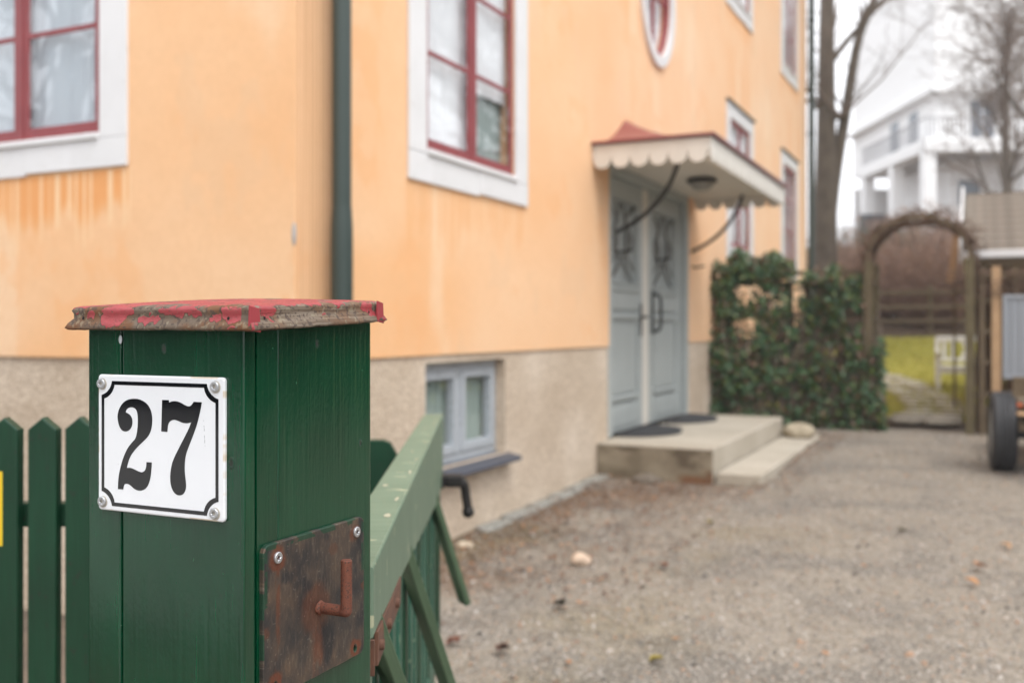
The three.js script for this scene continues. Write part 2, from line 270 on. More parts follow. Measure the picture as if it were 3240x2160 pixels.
// loose stones of the gravel and leaf litter
{
  const r = rng(91), st = new THREE.IcosahedronGeometry(1, 0); const N = 42000, im = new THREE.InstancedMesh(st, std({ color: lin(1, 1, 1), roughness: 0.95, flatShading: true }), N), m4 = new THREE.Matrix4(), q = new THREE.Quaternion(), e = new THREE.Euler(), c = new THREE.Color();
  let k = 0;
  while (k < N) {
    const d = 2.4 + 9.3 * r() ** 1.35, a = R(25.2) - Math.atan((r() * 1.3 - 0.62) * 0.83), X = -Math.sin(a) * d, Z = -Math.cos(a) * d;
    if (X < XF + 0.02 || Z < -11.9 || (X < -1.5 && Z < -7.4 && Z > -11.2)) continue;
    const s = 0.0035 + 0.009 * r() * r() * r() + (r() > 0.992 ? 0.008 : 0); q.setFromEuler(e.set(r() * 6, r() * 6, r() * 6));
    m4.compose(new THREE.Vector3(X, gy(X, Z) + (fbm(X / 40 + 5, Z / 40 + 9, 30, 30, 4, 251) - 0.5) * 0.03 + s * 0.2, Z), q, new THREE.Vector3(s * (0.8 + r() * 0.6), s * 0.7, s)); im.setMatrixAt(k, m4);
    const t = r(), w = r(); im.setColorAt(k, w > 0.9 ? c.setRGB(0.46, 0.4, 0.35) : w > 0.8 ? c.setRGB(0.42, 0.27, 0.18) : c.setRGB(lerp(0.1, 0.52, t), lerp(0.088, 0.47, t), lerp(0.074, 0.42, t))); k++;
  }
  im.name = 'gravel_stones'; shade(im); scene.add(tag(im, 'loose small stones scattered over the gravel yard', 'gravel', null, 'stuff'));
  const lf = leafGeo(0.5, 1), M = 3400, il = new THREE.InstancedMesh(lf, std({ color: lin(1, 1, 1), roughness: 0.85, side: THREE.DoubleSide }), M);
  for (k = 0; k < M;) {
    let X, Z; const w = r();
    if (w < 0.5) { X = XF + 0.03 + 1.3 * r() ** 1.6; Z = lerp(-4.2, -7.6, r()); } else if (w < 0.72) { const t = r(); X = -1.52 + 0.3 * r() ** 2; Z = lerp(-7.2, -11, t); } else { X = lerp(-2.7, 1.2, r()); Z = lerp(-2.2, -11.6, r()); if (r() < 0.6 && X > -1) continue; }
    const s = 0.014 + 0.036 * r() * r(); q.setFromEuler(e.set(-Math.PI / 2 + (r() - 0.5) * 0.9, (r() - 0.5) * 0.9, r() * 6.3, 'YXZ')); const q2 = new THREE.Quaternion().setFromAxisAngle(new THREE.Vector3(0, 1, 0), r() * 6.3); q.premultiply(q2);
    m4.compose(new THREE.Vector3(X, gy(X, Z) + 0.018, Z), q, new THREE.Vector3(s, s, s)); il.setMatrixAt(k, m4); const t = r(); il.setColorAt(k, r() < 0.2 ? c.setRGB(0.34, 0.17, 0.08) : c.setRGB(lerp(0.07, 0.24, t), lerp(0.04, 0.12, t), lerp(0.025, 0.07, t))); k++;
  }
  il.name = 'leaf_litter'; shade(il); scene.add(tag(il, 'crumbled brown leaf litter along wall, steps and yard', 'leaves', null, 'stuff'));
}
function leafGeo(w, l) {           // a small folded leaf in the XY plane
  const g = new THREE.BufferGeometry(), p = [[0, 0, 0], [w * 0.55, l * 0.3, 0.12], [w * 0.42, l * 0.7, 0.1], [0, l, 0.02], [-w * 0.42, l * 0.7, 0.1], [-w * 0.55, l * 0.3, 0.12]];
  const pos = []; for (const [a, b, c] of [[0, 1, 2], [0, 2, 3], [0, 3, 4], [0, 4, 5]]) pos.push(...p[a], ...p[b], ...p[c]);
  g.setAttribute('position', new THREE.Float32BufferAttribute(pos, 3)); g.computeVertexNormals(); return g;
}
console.log('terrain done');

// ---------------------------------------------------------------- the yellow house
const house = thing('yellow_house', 'ochre yellow plastered house with white framed windows and grey double doors', 'house', [0, 0, 0]);
const front = [[XF, 0, 0], Math.PI / 2], side = [[0, 0, ZL], 0];       // local x along the wall, y up, z out of the wall
const place = (o, [p, t]) => { o.position.set(...p); o.rotation.y = t; return o; };
const WT = 0.36;
const wins = [[4.583, 2.0], [11.98, 2.01], [15.61, 2.0], [11.95, 5.13], [15.61, 5.13]];
const inner = ([x, y]) => rect(x + 0.19, x + 1.35, y + 0.175, y + 1.765);
function ellipse(cx, cy, rx, ry, n = 40) { const o = []; for (let i = 0; i < n; i++) { const a = i / n * Math.PI * 2; o.push([cx + Math.cos(a) * rx, cy + Math.sin(a) * ry]); } return o; }
{
  let g = ext([[3.992, 1.045], [7.8, 1.045], [7.8, 2.6], [10.28, 2.6], [10.28, 1.045], [18.15, 1.045], [18.15, 8.2], [3.992, 8.2]], WT, 0, [...wins.map(inner), ellipse(9.13, 4.36, 0.43, 0.58)]);
  g.translate(0, 0, -WT); place(mesh('wall', fitUV(g, 3.6, 1, 14.6, 7.2), frontPlaster, house), front);
  // the side wall takes the corner; its end, beside the downpipe, is coloured with darker vertical streaks
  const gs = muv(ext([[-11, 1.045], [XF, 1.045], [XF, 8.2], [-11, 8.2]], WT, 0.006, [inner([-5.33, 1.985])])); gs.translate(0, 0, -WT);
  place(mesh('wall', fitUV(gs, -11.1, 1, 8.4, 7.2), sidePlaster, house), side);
  const o = 0.014;
  g = ext([[3.63 + o, -0.8], [18.13, -0.8], [18.13, 1.043], [10.28, 1.043], [10.28, 0.1], [7.8, 0.1], [7.8, 1.043], [3.63 + o, 1.043]], WT, 0, [rect(4.806, 5.835, 0.39, 1.0)]); g.translate(0, 0, -WT - o); place(mesh('plinth', g, dash, house), front);
  g = box(-11, XF - WT - o - 0.002, -0.8, 1.043, -WT - o, -o); place(mesh('plinth', muv(g), dash, house), side);
  g = box(XF - WT - o, XF - o - 0.002, -0.8, 1.042, -o - 0.03, -o - 0.001); place(mesh('plinth', muv(g), dash, house), side);
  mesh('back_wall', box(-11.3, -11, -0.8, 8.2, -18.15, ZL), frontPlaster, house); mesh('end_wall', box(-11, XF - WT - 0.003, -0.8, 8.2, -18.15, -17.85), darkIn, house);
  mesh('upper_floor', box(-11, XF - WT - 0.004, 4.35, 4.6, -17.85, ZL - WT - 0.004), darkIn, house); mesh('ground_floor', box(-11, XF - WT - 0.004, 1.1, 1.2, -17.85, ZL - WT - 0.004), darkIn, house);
  mesh('roof', muv(ext([[-11.9, 8.2], [XF + 0.5, 8.2], [XF + 0.5, 8.35], [-6.9, 11.2], [-11.9, 8.35]], 15.3).translate(0, 0, -18.5)), std({ color: lin(0.3, 0.1, 0.06), roughness: 0.85 }), house);
}
function bigWindow([x, y], frame, opts = {}) {
  const w = place(group('window', house), frame), X0 = x + 0.19, X1 = x + 1.35, Y0 = y + 0.175, Y1 = y + 1.765;
  // white casing boards nailed on the wall
  mesh('casing_board', box(x, x + 0.186, y + 0.16, y + 1.94, 0.001, 0.02, 0.004), whitePaint, w); mesh('casing_board', box(x + 1.354, x + 1.54, y + 0.16, y + 1.94, 0.001, 0.02, 0.004), whitePaint, w);
  mesh('casing_board', box(x, x + 0.82, y, y + 0.158, 0.001, 0.019, 0.004), whitePaint, w); mesh('casing_board', box(x + 0.8225, x + 1.54, y + 0.012, y + 0.158, 0.001, 0.022, 0.004), whitePaint, w);
  mesh('casing_board', box(x + 0.188, x + 1.352, y + 1.768, y + 1.942, 0.001, 0.019, 0.004), whitePaint, w); mesh('drip_cap', box(x - 0.02, x + 1.56, y + 1.944, y + 1.965, 0, 0.05, 0.004), std({ color: lin(0.12, 0.1, 0.09), roughness: 0.6 }), w);
  mesh('sill', box(X0 - 0.005, X1 + 0.005, Y0 - 0.02, Y0 + 0.012, -0.05, 0.038, 0.006), whitePaint, w);
  const yb = Y0 + 0.013, m = (X0 + X1) / 2, z0 = -0.02, z1 = -0.002, f = [];
  f.push(box(X0, X0 + 0.012, yb, Y1, z0 - 0.02, z1 - 0.01), box(X1 - 0.012, X1, yb, Y1, z0 - 0.02, z1 - 0.01), box(X0 + 0.012, X1 - 0.012, Y1 - 0.02, Y1, z0 - 0.02, z1 - 0.01));
  mesh('window_frame', merge(f), redSash, w); mesh('mullion', box(m - 0.019, m + 0.019, yb, Y1 - 0.02, z0, z1 + 0.006, 0.004), redSash, w);
  for (const [a, b] of [[X0 + 0.013, m - 0.0195], [m + 0.0195, X1 - 0.013]]) {
    const s = 0.034, p = [box(a, a + s, yb, Y1 - 0.021, z0, z1, 0.004), box(b - s, b, yb, Y1 - 0.021, z0, z1, 0.004), box(a + s, b - s, yb, yb + 0.066, z0 + 0.001, z1 - 0.001, 0.004), box(a + s, b - s, Y1 - 0.066, Y1 - 0.022, z0 + 0.001, z1 - 0.001, 0.004)];
    mesh('sash', merge(p), redSash, w);
    const h = (Y1 - 0.066 - yb - 0.066) / 3;
    for (let i = 1; i < 3; i++) mesh('glazing_bar', box(a + s, b - s, yb + 0.066 + h * i - 0.014, yb + 0.066 + h * i + 0.014, z0 + 0.003, z1 - 0.002, 0.003), redSash, w);
    for (let i = 0; i < 3; i++) {
      const P = new THREE.PlaneGeometry(b - a - 2 * s + 0.008, h - 0.02, 6, 6), pp = P.attributes.position; for (let k = 0; k < pp.count; k++) pp.setZ(k, 0.0012 * (hash(k, i, Math.round(a * 100)) - 0.5)); P.computeVertexNormals();
      P.translate((a + b) / 2, yb + 0.066 + h * (i + 0.5), -0.007); mesh('pane', P, glass, w);
    }
  }
  // net curtains hang close behind the panes
  const cv = (a, b, t, mat, z = -0.06) => { const g = new THREE.PlaneGeometry(b - a, Y1 - yb + 0.1 - t, 48, 1), p = g.attributes.position; for (let i = 0; i < p.count; i++) p.setZ(i, 0.008 * Math.sin(p.getX(i) * 46 + Math.sin(p.getX(i) * 17) * 2)); g.computeVertexNormals(); g.translate((a + b) / 2, (Y1 + yb + t) / 2, z); mesh('curtain', g, mat, w); };
  (opts.curtains || [[X0 - 0.05, X1 + 0.05, 0, curtain]]).forEach(c => cv(...c));
  if (opts.label) w.userData.label = opts.label;
  return w;
}
bigWindow(wins[0], front, { label: 'red sash window with white casing beside the downpipe', curtains: [[4.7, 5.36, 0, curtain], [5.36, 6.0, 0.52, curtain, -0.06], [5.34, 6.0, 0, dimPaneGreen, -0.09]] });  // grey-green sheet stands in for the dim room and reflection in the lower pane
for (const w of wins.slice(1)) bigWindow(w, front);
bigWindow([-5.33, 1.985], side, { label: 'red sash window with white casing on the side wall', curtains: [[-5.2, -3.9, 0, curtainBlue, -0.06]] });
{ // oval window
  const w = place(group('oval_window', house), front), cx = 9.13, cy = 4.36;
  const fr = ext(ellipse(cx, cy, 0.54, 0.69, 48), 0.03, 0.006, [ellipse(cx, cy, 0.435, 0.585, 48)]); mesh('casing', muv(fr), whitePaint, w);
  const sa = ext(ellipse(cx, cy, 0.43, 0.58, 48), 0.045, 0.004, [ellipse(cx, cy, 0.4, 0.55, 48)]); sa.translate(0, 0, -0.05); mesh('sash', muv(sa), redSash, w);
  mesh('glazing_bar', box(cx - 0.015, cx + 0.015, cy - 0.53, cy + 0.53, -0.055, -0.022, 0.003), redSash, w); mesh('glazing_bar', box(cx - 0.38, cx - 0.0155, cy - 0.015, cy + 0.015, -0.054, -0.023, 0.003), redSash, w); mesh('glazing_bar', box(cx + 0.0155, cx + 0.38, cy - 0.015, cy + 0.015, -0.054, -0.023, 0.003), redSash, w);
  mesh('pane', new THREE.ShapeGeometry(new THREE.Shape(ellipse(cx, cy, 0.39, 0.54).map(p => new THREE.Vector2(...p)))).translate(0, 0, -0.04), glass, w); mesh('curtain', box(cx - 0.5, cx + 0.5, cy - 0.65, cy + 0.65, -0.1, -0.09), curtain, w);
}
{ // basement window
  const w = place(group('basement_window', house), front), x0 = 4.808, x1 = 5.833, y0 = 0.392, y1 = 0.998, z = -0.085; w.userData.label = 'grey framed basement window in the plinth';
  mesh('window_frame', merge([box(x0, x0 + 0.05, y0, y1, z - 0.06, z), box(x1 - 0.05, x1, y0, y1, z - 0.06, z), box(x0 + 0.05, x1 - 0.05, y0, y0 + 0.055, z - 0.06, z), box(x0 + 0.05, x1 - 0.05, y1 - 0.05, y1, z - 0.06, z)]), basementGrey, w);
  const m = (x0 + x1) / 2; mesh('mullion', box(m - 0.025, m + 0.025, y0 + 0.055, y1 - 0.05, z - 0.05, z + 0.005, 0.004), basementGrey, w);
  for (const [a, b] of [[x0 + 0.051, m - 0.026], [m + 0.026, x1 - 0.051]]) {
    const s = 0.052, A = y0 + 0.056, B = y1 - 0.051;
    mesh('sash', merge([box(a, a + s, A, B, z - 0.04, z + 0.014, 0.004), box(b - s, b, A, B, z - 0.04, z + 0.014, 0.004), box(a + s, b - s, A, A + s, z - 0.039, z + 0.013, 0.004), box(a + s, b - s, B - s, B, z - 0.039, z + 0.013, 0.004)]), basementGrey, w);
    mesh('pane', new THREE.PlaneGeometry(b - a - 2 * s + 0.01, B - A - 2 * s + 0.01).translate((a + b) / 2, (A + B) / 2, z - 0.012), glass, w);
  }
  for (const [a, b] of [[x0 + 0.03, m - 0.02], [m + 0.01, x1 - 0.03]]) { const g = new THREE.PlaneGeometry(b - a, y1 - y0, 30, 12), p = g.attributes.position; for (let i = 0; i < p.count; i++) p.setZ(i, 0.012 * Math.sin(p.getX(i) * 70) + 0.006 * Math.sin(p.getY(i) * 60)); g.computeVertexNormals(); g.translate((a + b) / 2, (y0 + y1) / 2, z - 0.06); mesh('curtain', g, curtainGreen, w); }
  mesh('room_wall', box(x0 - 0.3, x1 + 0.3, y0 - 0.3, y1 + 0.09, -1.3, -1.25), std({ color: lin(0.3, 0.3, 0.28), roughness: 1 }), w);
  const s = ext([[-0.16, 0.02], [0.075, -0.015], [0.085, -0.03], [0.085, -0.045], [-0.1, -0.01]], x1 - x0 + 0.09, 0.003); s.rotateY(-Math.PI / 2); s.translate(x1 + 0.045, y0 - 0.005, 0); mesh('sill', muv(s), sillGrey, w);
}
{ // two grey doors side by side in one frame
  const D = place(group('door_frame', house), front); const z = -0.1;
  mesh('jamb', box(7.802, 7.88, 0.285, 2.598, z - 0.06, z + 0.1, 0.006), doorGrey, D); mesh('jamb', box(10.2, 10.278, 0.285, 2.598, z - 0.06, z + 0.1, 0.006), doorGrey, D); mesh('head', box(7.881, 10.199, 2.5, 2.597, z - 0.06, z + 0.09, 0.006), doorGrey, D);
  mesh('centre_post', box(8.93, 9.13, 0.285, 2.499, z - 0.06, z + 0.02, 0.006), creamPaint, D).userData.label = 'pale post between the two doors';
  const grilleGrey = std({ color: lin(0.2, 0.2, 0.19), roughness: 0.6, metalness: 0.2 });
  for (const [a, b, handed] of [[7.882, 8.928, 1], [9.132, 10.198, -1]]) {
    const d = place(group('door', house), front), st = 0.13, y0 = 0.29, y1 = 2.498;
    d.userData.label = handed > 0 ? 'grey panelled door nearer the downpipe with small handle' : 'grey panelled door with long pull handle';
    mesh('door_leaf', muv(ext(rect(a, b, y0, y1), 0.05, 0.004, [rect(a + st, b - st, 1.6, 2.32)]).translate(0, 0, z - 0.05)), doorGrey, d);
    mesh('stile', box(a, a + st, y0, y1, z + 0.001, z + 0.028, 0.006), doorGrey, d); mesh('stile', box(b - st, b, y0, y1, z + 0.001, z + 0.028, 0.006), doorGrey, d);
    for (const [p, q] of [[y0, 0.52], [1.36, 1.6], [2.32, y1]]) mesh('rail', box(a + st, b - st, p, q, z + 0.001, z + 0.026, 0.006), doorGrey, d);
    mesh('rail_moulding', box(a + st - 0.02, b - st + 0.02, 1.52, 1.56, z + 0.027, z + 0.05, 0.01), doorGrey, d);
    mesh('rail_moulding', box(a + st - 0.02, b - st + 0.02, 1.58, 1.605, z + 0.027, z + 0.045, 0.008), doorGrey, d);
    mesh('panel', box(a + st + 0.07, b - st - 0.07, 0.62, 1.24, z + 0.001, z + 0.02, 0.012), doorGrey, d);
    mesh('panel_moulding', box(a + st + 0.03, b - st - 0.03, 1.27, 1.32, z + 0.001, z + 0.04, 0.012), doorGrey, d); mesh('panel_moulding', box(a + st + 0.03, b - st - 0.03, 0.56, 0.605, z + 0.001, z + 0.04, 0.012), doorGrey, d);
    mesh('kick_panel', box(a + st + 0.02, b - st - 0.02, 0.34, 0.49, z + 0.027, z + 0.036, 0.006), doorGrey, d);
    mesh('carved_panel', box(a + st - 0.02, b - st + 0.02, 1.57, 2.35, z - 0.045, z - 0.03), doorGrey, d);
    // carved scrolls on the upper panel
    const cx = (a + b) / 2, hw = (b - a) / 2 - st - 0.03, fl = [];
    for (const s of [-1, 1]) { fl.push(tube([[cx + s * hw, 2.3, z], [cx + s * hw * 0.3, 2.15, z], [cx + s * hw * 0.85, 1.98, z], [cx + s * hw * 0.15, 1.8, z], [cx + s * hw * 0.75, 1.62, z]], 0.014, 30, 6)); fl.push(tube([[cx + s * hw * 0.1, 2.3, z], [cx + s * hw * 0.5, 2.02, z], [cx + s * hw * 0.4, 1.85, z], [cx + s * hw * 0.95, 1.72, z]], 0.012, 24, 6)); const rr = []; for (let i = 0; i < 10; i++) { const t = i / 10 * 6.283; rr.push([cx + s * hw * 0.5 + Math.cos(t) * 0.07, 1.96 + Math.sin(t) * 0.09, z + 0.004]); } fl.push(tube(rr, 0.011, 30, 6, true)); }
    mesh('grille', merge(fl), grilleGrey, d);
    if (handed > 0) { const hx = b - 0.07; mesh('handle_plate', box(hx - 0.025, hx + 0.025, 1.12, 1.42, z + 0.029, z + 0.036, 0.003), iron, d); mesh('handle', tube([[hx, 1.3, z + 0.03], [hx, 1.3, z + 0.09], [hx - 0.12, 1.295, z + 0.095]], 0.012, 12, 8), iron, d); }
    else { const hx = a + 0.09; mesh('handle_plate', box(hx - 0.03, hx + 0.03, 1.14, 1.56, z + 0.029, z + 0.036, 0.003), iron, d); mesh('pull_handle', tube([[hx, 1.16, z + 0.03], [hx, 1.18, z + 0.1], [hx, 1.35, z + 0.115], [hx, 1.5, z + 0.1], [hx, 1.53, z + 0.03]], 0.015, 24, 8), iron, d); }
  }
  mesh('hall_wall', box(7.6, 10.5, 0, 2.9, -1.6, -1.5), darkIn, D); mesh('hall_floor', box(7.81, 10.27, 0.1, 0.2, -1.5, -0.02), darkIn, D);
}
{ // canopy over the doors: swept red sheet roof, cream scalloped boards, iron brackets
  const c = place(group('canopy', house), front), x0 = 7.4, x1 = 10.5, out = 0.95, ye = 2.63; c.userData.label = 'red swept canopy with cream scalloped trim over the doors';
  const n = 44, m = 18, pos = [], idx = [], H = (x, z) => { const t = clamp(Math.min(x - x0, x1 - x, (out - z) * 0.84) / 0.8); return ye + 0.03 + 0.08 * t + 0.26 * Math.pow(t, 2.1); };
  const xs = []; for (let i = 0; i <= n; i++) { const t = i / n; xs.push(lerp(x0 - 0.03, x1 + 0.03, t)); }
  for (let j = 0; j <= m; j++) for (const x of xs) { const z = lerp(0.002, out + 0.03, j / m); pos.push(x, H(clamp(x, x0, x1), Math.min(z, out)), z); }
  const W = n + 1; for (let j = 0; j < m; j++) for (let i = 0; i < n; i++) { const a = j * W + i, b = a + W; idx.push(a, b, a + 1, a + 1, b, b + 1); }
  const g = new THREE.BufferGeometry(); g.setAttribute('position', new THREE.Float32BufferAttribute(pos, 3)); g.setIndex(idx); g.computeVertexNormals();
  const top = plain(g), low = top.clone(); { const p = low.attributes.position; for (let i = 0; i < p.count; i++) p.setY(i, p.getY(i) - 0.014); for (let i = 0; i < p.count; i += 3) { const a = [p.getX(i), p.getY(i), p.getZ(i)]; p.setXYZ(i, p.getX(i + 1), p.getY(i + 1), p.getZ(i + 1)); p.setXYZ(i + 1, ...a); } low.computeVertexNormals(); }
  const redSheet = phy({ color: lin(0.25, 0.07, 0.07), roughness: 0.32, side: THREE.DoubleSide });
  mesh('roof_sheet', merge([muv(top), muv(low), box(x0 - 0.032, x1 + 0.032, ye + 0.012, ye + 0.034, out + 0.022, out + 0.034, 0.004), box(x0 - 0.034, x0 - 0.024, ye + 0.012, ye + 0.034, 0.004, out + 0.021, 0.003), box(x1 + 0.024, x1 + 0.034, ye + 0.012, ye + 0.034, 0.004, out + 0.021, 0.003)]), redSheet, c);
  const scal = (L, k) => { const s = new THREE.Shape(), w = L / k; s.moveTo(0, 0.1); for (let i = 0; i < k; i++) { const a = i * w; s.lineTo(a + w * 0.05, 0.07); s.bezierCurveTo(a + w * 0.05, -0.02, a + w * 0.95, -0.02, a + w * 0.95, 0.07); s.lineTo(a + w, 0.1); } s.lineTo(L, 0.185); s.lineTo(0, 0.185); s.closePath(); return new THREE.ExtrudeGeometry(s, { depth: 0.022, bevelEnabled: true, bevelSize: 0.003, bevelThickness: 0.003, bevelSegments: 1, curveSegments: 10 }); };
  let v = scal(x1 - x0 - 0.01, 19); v.translate(x0 + 0.005, ye - 0.18, out - 0.022); mesh('scalloped_board', muv(v), creamPaint, c);
  for (const s of [x0, x1 - 0.022]) { v = scal(out - 0.03, 6); v.rotateY(-Math.PI / 2); v.translate(s + 0.022, ye - 0.18, 0.004); mesh('scalloped_board', muv(v), creamPaint, c); }
  mesh('soffit', box(x0 + 0.024, x1 - 0.024, ye - 0.06, ye - 0.03, 0.003, out - 0.026), creamPaint, c);
  const lampG = new THREE.LatheGeometry([[0.0, -0.1], [0.05, -0.095], [0.09, -0.07], [0.115, -0.035], [0.12, -0.02]].map(p => new THREE.Vector2(...p)), 28); lampG.translate(9.0, ye - 0.08, 0.47); mesh('lamp_bowl', lampG, std({ color: lin(0.28, 0.27, 0.24), roughness: 0.35 }), c);
  const rim = new THREE.LatheGeometry([[0.122, -0.028], [0.135, -0.022], [0.138, 0.0], [0.09, 0.018], [0.0, 0.019]].map(p => new THREE.Vector2(...p)), 28); rim.translate(9.0, ye - 0.08, 0.47); mesh('lamp_rim', rim, iron, c);
  for (const [bx, arm] of [[7.93, 1], [9.03, 0], [10.33, 1]]) {
    const z = 0.008, k = [bar([bx, 1.83, z + 0.006], [bx, arm ? 2.05 : 2.56, z + 0.006], 0.04, 0.014)];
    k.push(tube([[bx, 1.84, z + 0.01], [bx, 1.835, z + 0.08], [bx, 1.85, z + 0.15]], 0.012, 8, 6));
    if (arm) k.push(tube([[bx, 2.0, z + 0.01], [bx, 2.06, z + 0.14], [bx, 2.18, z + 0.31], [bx, 2.36, z + 0.46], [bx, 2.565, z + 0.55]], 0.019, 24, 7));
    mesh('bracket', merge(k), iron, c);
  }
}
{ // downpipes at the two corners
  const p = place(group('downpipe', house), front); p.userData.label = 'dark green downpipe at the near corner';
  mesh('upper_pipe', new THREE.CylinderGeometry(0.045, 0.045, 6.6, 24).translate(3.866, 1.75 + 3.3, 0.082), pipeGreen, p);
  mesh('lower_pipe', new THREE.LatheGeometry([[0.05, -0.1], [0.052, 1.55], [0.051, 1.66], [0.046, 1.76]].map(q => new THREE.Vector2(...q)), 24).translate(3.864, 0, 0.084), pipeGreen, p);
  for (const y of [0.9, 3.6]) mesh('pipe_clamp', merge([new THREE.TorusGeometry(0.054, 0.008, 6, 24).rotateX(Math.PI / 2).translate(3.866, y, 0.083), box(3.858, 3.874, y - 0.008, y + 0.008, -0.01, 0.04)]), iron, p);
  const q = place(group('downpipe', house), front); q.userData.label = 'dark downpipe at the far corner';
  mesh('pipe', new THREE.CylinderGeometry(0.055, 0.055, 8.3, 16).translate(18.05, 4.1, 0.1), pipeGreen, q);
  for (const y of [2.2, 4.6, 6.6]) mesh('pipe_clamp', merge([new THREE.TorusGeometry(0.062, 0.01, 6, 18).rotateX(Math.PI / 2).translate(18.05, y, 0.1), box(18.04, 18.06, y - 0.01, y + 0.01, -0.01, 0.05)]), iron, q);
  mesh('wall_vent', box(14.5, 14.66, 2.95, 3.2, 0.001, 0.012, 0.004).applyMatrix4(new THREE.Matrix4()), std({ color: lin(0.6, 0.32, 0.12), roughness: 0.9 }), house).rotation.y = Math.PI / 2;
  house.children[house.children.length - 1].position.set(XF, 0, 0);
}
console.log('house done');
// worn place in the plaster edge: a small bare patch at the corner
mesh('plaster_chip', muv(new THREE.IcosahedronGeometry(1, 1).scale(0.012, 0.055, 0.008)).translate(XF - 0.006, 1.62, ZL + 0.006), std({ color: lin(0.45, 0.42, 0.4), roughness: 1 }), house);

// ---------------------------------------------------------------- steps, mats, stones
{
  const s = thing('entrance_steps', 'worn concrete landing with one low step below the grey doors', 'steps', [0, 0, 0]);
  place(mesh('landing', muv(new RoundedBoxGeometry(2.92, 0.5, 0.95, 3, 0.018)).translate(9.0, 0.03, 0.475 - 0.01), concrete, s), front);
  place(mesh('step', muv(new RoundedBoxGeometry(3.05, 0.3, 0.34, 3, 0.012)).translate(9.05, -0.055, 1.13), concrete, s), front);
  const dirty = std({ map: colourTex(512, 256, (u, v) => { const n = fbm(u, v, 6, 4, 5, 721), f = fbm(u, v, 70, 40, 2, 723); let c = mix3([112, 100, 82], [158, 146, 126], clamp(n * 1.5 - 0.25)); c = mix3(c, [78, 66, 52], 0.6 * sst(0.56, 0.72, fbm(u, v, 4, 5, 4, 725))); const d = Math.hypot((u - 0.9) * 1.9, v - 0.3) + 0.5 * (fbm(u, v, 7, 6, 4, 727) - 0.5); c = mix3(c, [120, 74, 44], 0.8 * sst(0.36, 0.14, d)); return mix3(c, [88, 78, 66], 0.5 * sst(0.6, 0.85, f)); }, false), bumpMap: concreteBump, bumpScale: 0.004, roughness: 0.95 });
  const sg = new THREE.BoxGeometry(0.93, 0.44, 0.006).rotateY(-Math.PI / 2).translate(7.536, 0.04, 0.475 - 0.01); place(mesh('landing_side', sg, dirty, s), front).userData.label = 'dirt and rust stained side of the landing';
  const matG = (x) => { const sh = new THREE.Shape(); sh.absellipse(0, 0, 0.46, 0.4, 0, Math.PI, false); sh.closePath(); const g = new THREE.ExtrudeGeometry(sh, { depth: 0.014, bevelEnabled: true, bevelSize: 0.006, bevelThickness: 0.004, bevelSegments: 2, curveSegments: 24 }); g.rotateX(Math.PI / 2); g.translate(x, 0.3, 0.02); return g; };
  const ribs = (x) => { const a = []; for (let i = 0; i < 15; i++) { const t = (i + 0.5) / 15 * 0.38, w = 0.45 * Math.sqrt(1 - (t / 0.4) ** 2); a.push(box(x - w, x + w, 0.303, 0.311, 0.02 + t, 0.032 + t)); } return merge(a); };
  const rubber = std({ color: lin(0.055, 0.055, 0.058), roughness: 0.85 });
  for (const [x, l] of [[8.42, 'dark half-round rubber mat at the door nearer the downpipe'], [9.72, 'dark half-round rubber mat at the door with the pull handle']]) { const t = thing('doormat', l, 'doormat', [XF, 0, 0], Math.PI / 2, 'half-round mats on the landing'); mesh('mat_base', muv(matG(x)), rubber, t); mesh('ribs', ribs(x), rubber, t); }
}
function rock(seed, sx, sy, sz, mat) {
  const g = new THREE.IcosahedronGeometry(1, 3), p = g.attributes.position, v = new THREE.Vector3();
  for (let i = 0; i < p.count; i++) { v.fromBufferAttribute(p, i); const a = fbm(v.x * 0.25 + 0.5, v.y * 0.25 + v.z * 0.2 + 0.5, 6, 6, 3, seed); v.multiplyScalar(0.72 + 0.5 * a); v.set(v.x * sx, Math.max(v.y, -0.6) * sy, v.z * sz); p.setXYZ(i, v.x, v.y, v.z); }
  g.computeVertexNormals(); return g;
}
const stoneMat = (c, s) => std({ map: sized(colourTex(128, 128, (u, v) => mix3(c.map(q => q * 0.8), c, fbm(u, v, 8, 8, 3, s))), 0.2), roughness: 0.95 });
tag(mesh('stone', muv(rock(5, 0.055, 0.04, 0.045)).translate(-1.904, gy(-1.9, -4.9) + 0.025, -4.903), stoneMat([222, 196, 172], 5), scene), 'pale pinkish stone lying alone on the gravel', 'stone');
tag(mesh('stone', muv(rock(9, 0.17, 0.09, 0.13)).translate(-1.66, 0.15, -10.3), stoneMat([188, 174, 150], 6), scene), 'rounded beige stone on the far end of the step', 'stone');
tag(mesh('stone', muv(rock(12, 0.06, 0.035, 0.045)).translate(XF + 0.12, gy(-2.6, -4.95), -5.02), stoneMat([214, 196, 172], 7), scene), 'pale stone at the wall foot behind the gate', 'stone');
tag(mesh('stone', muv(rock(15, 0.12, 0.06, 0.08)).translate(-2.33, 0.01, -7.42), stoneMat([122, 112, 100], 8), scene), 'grey stone wedged under the landing corner', 'stone');
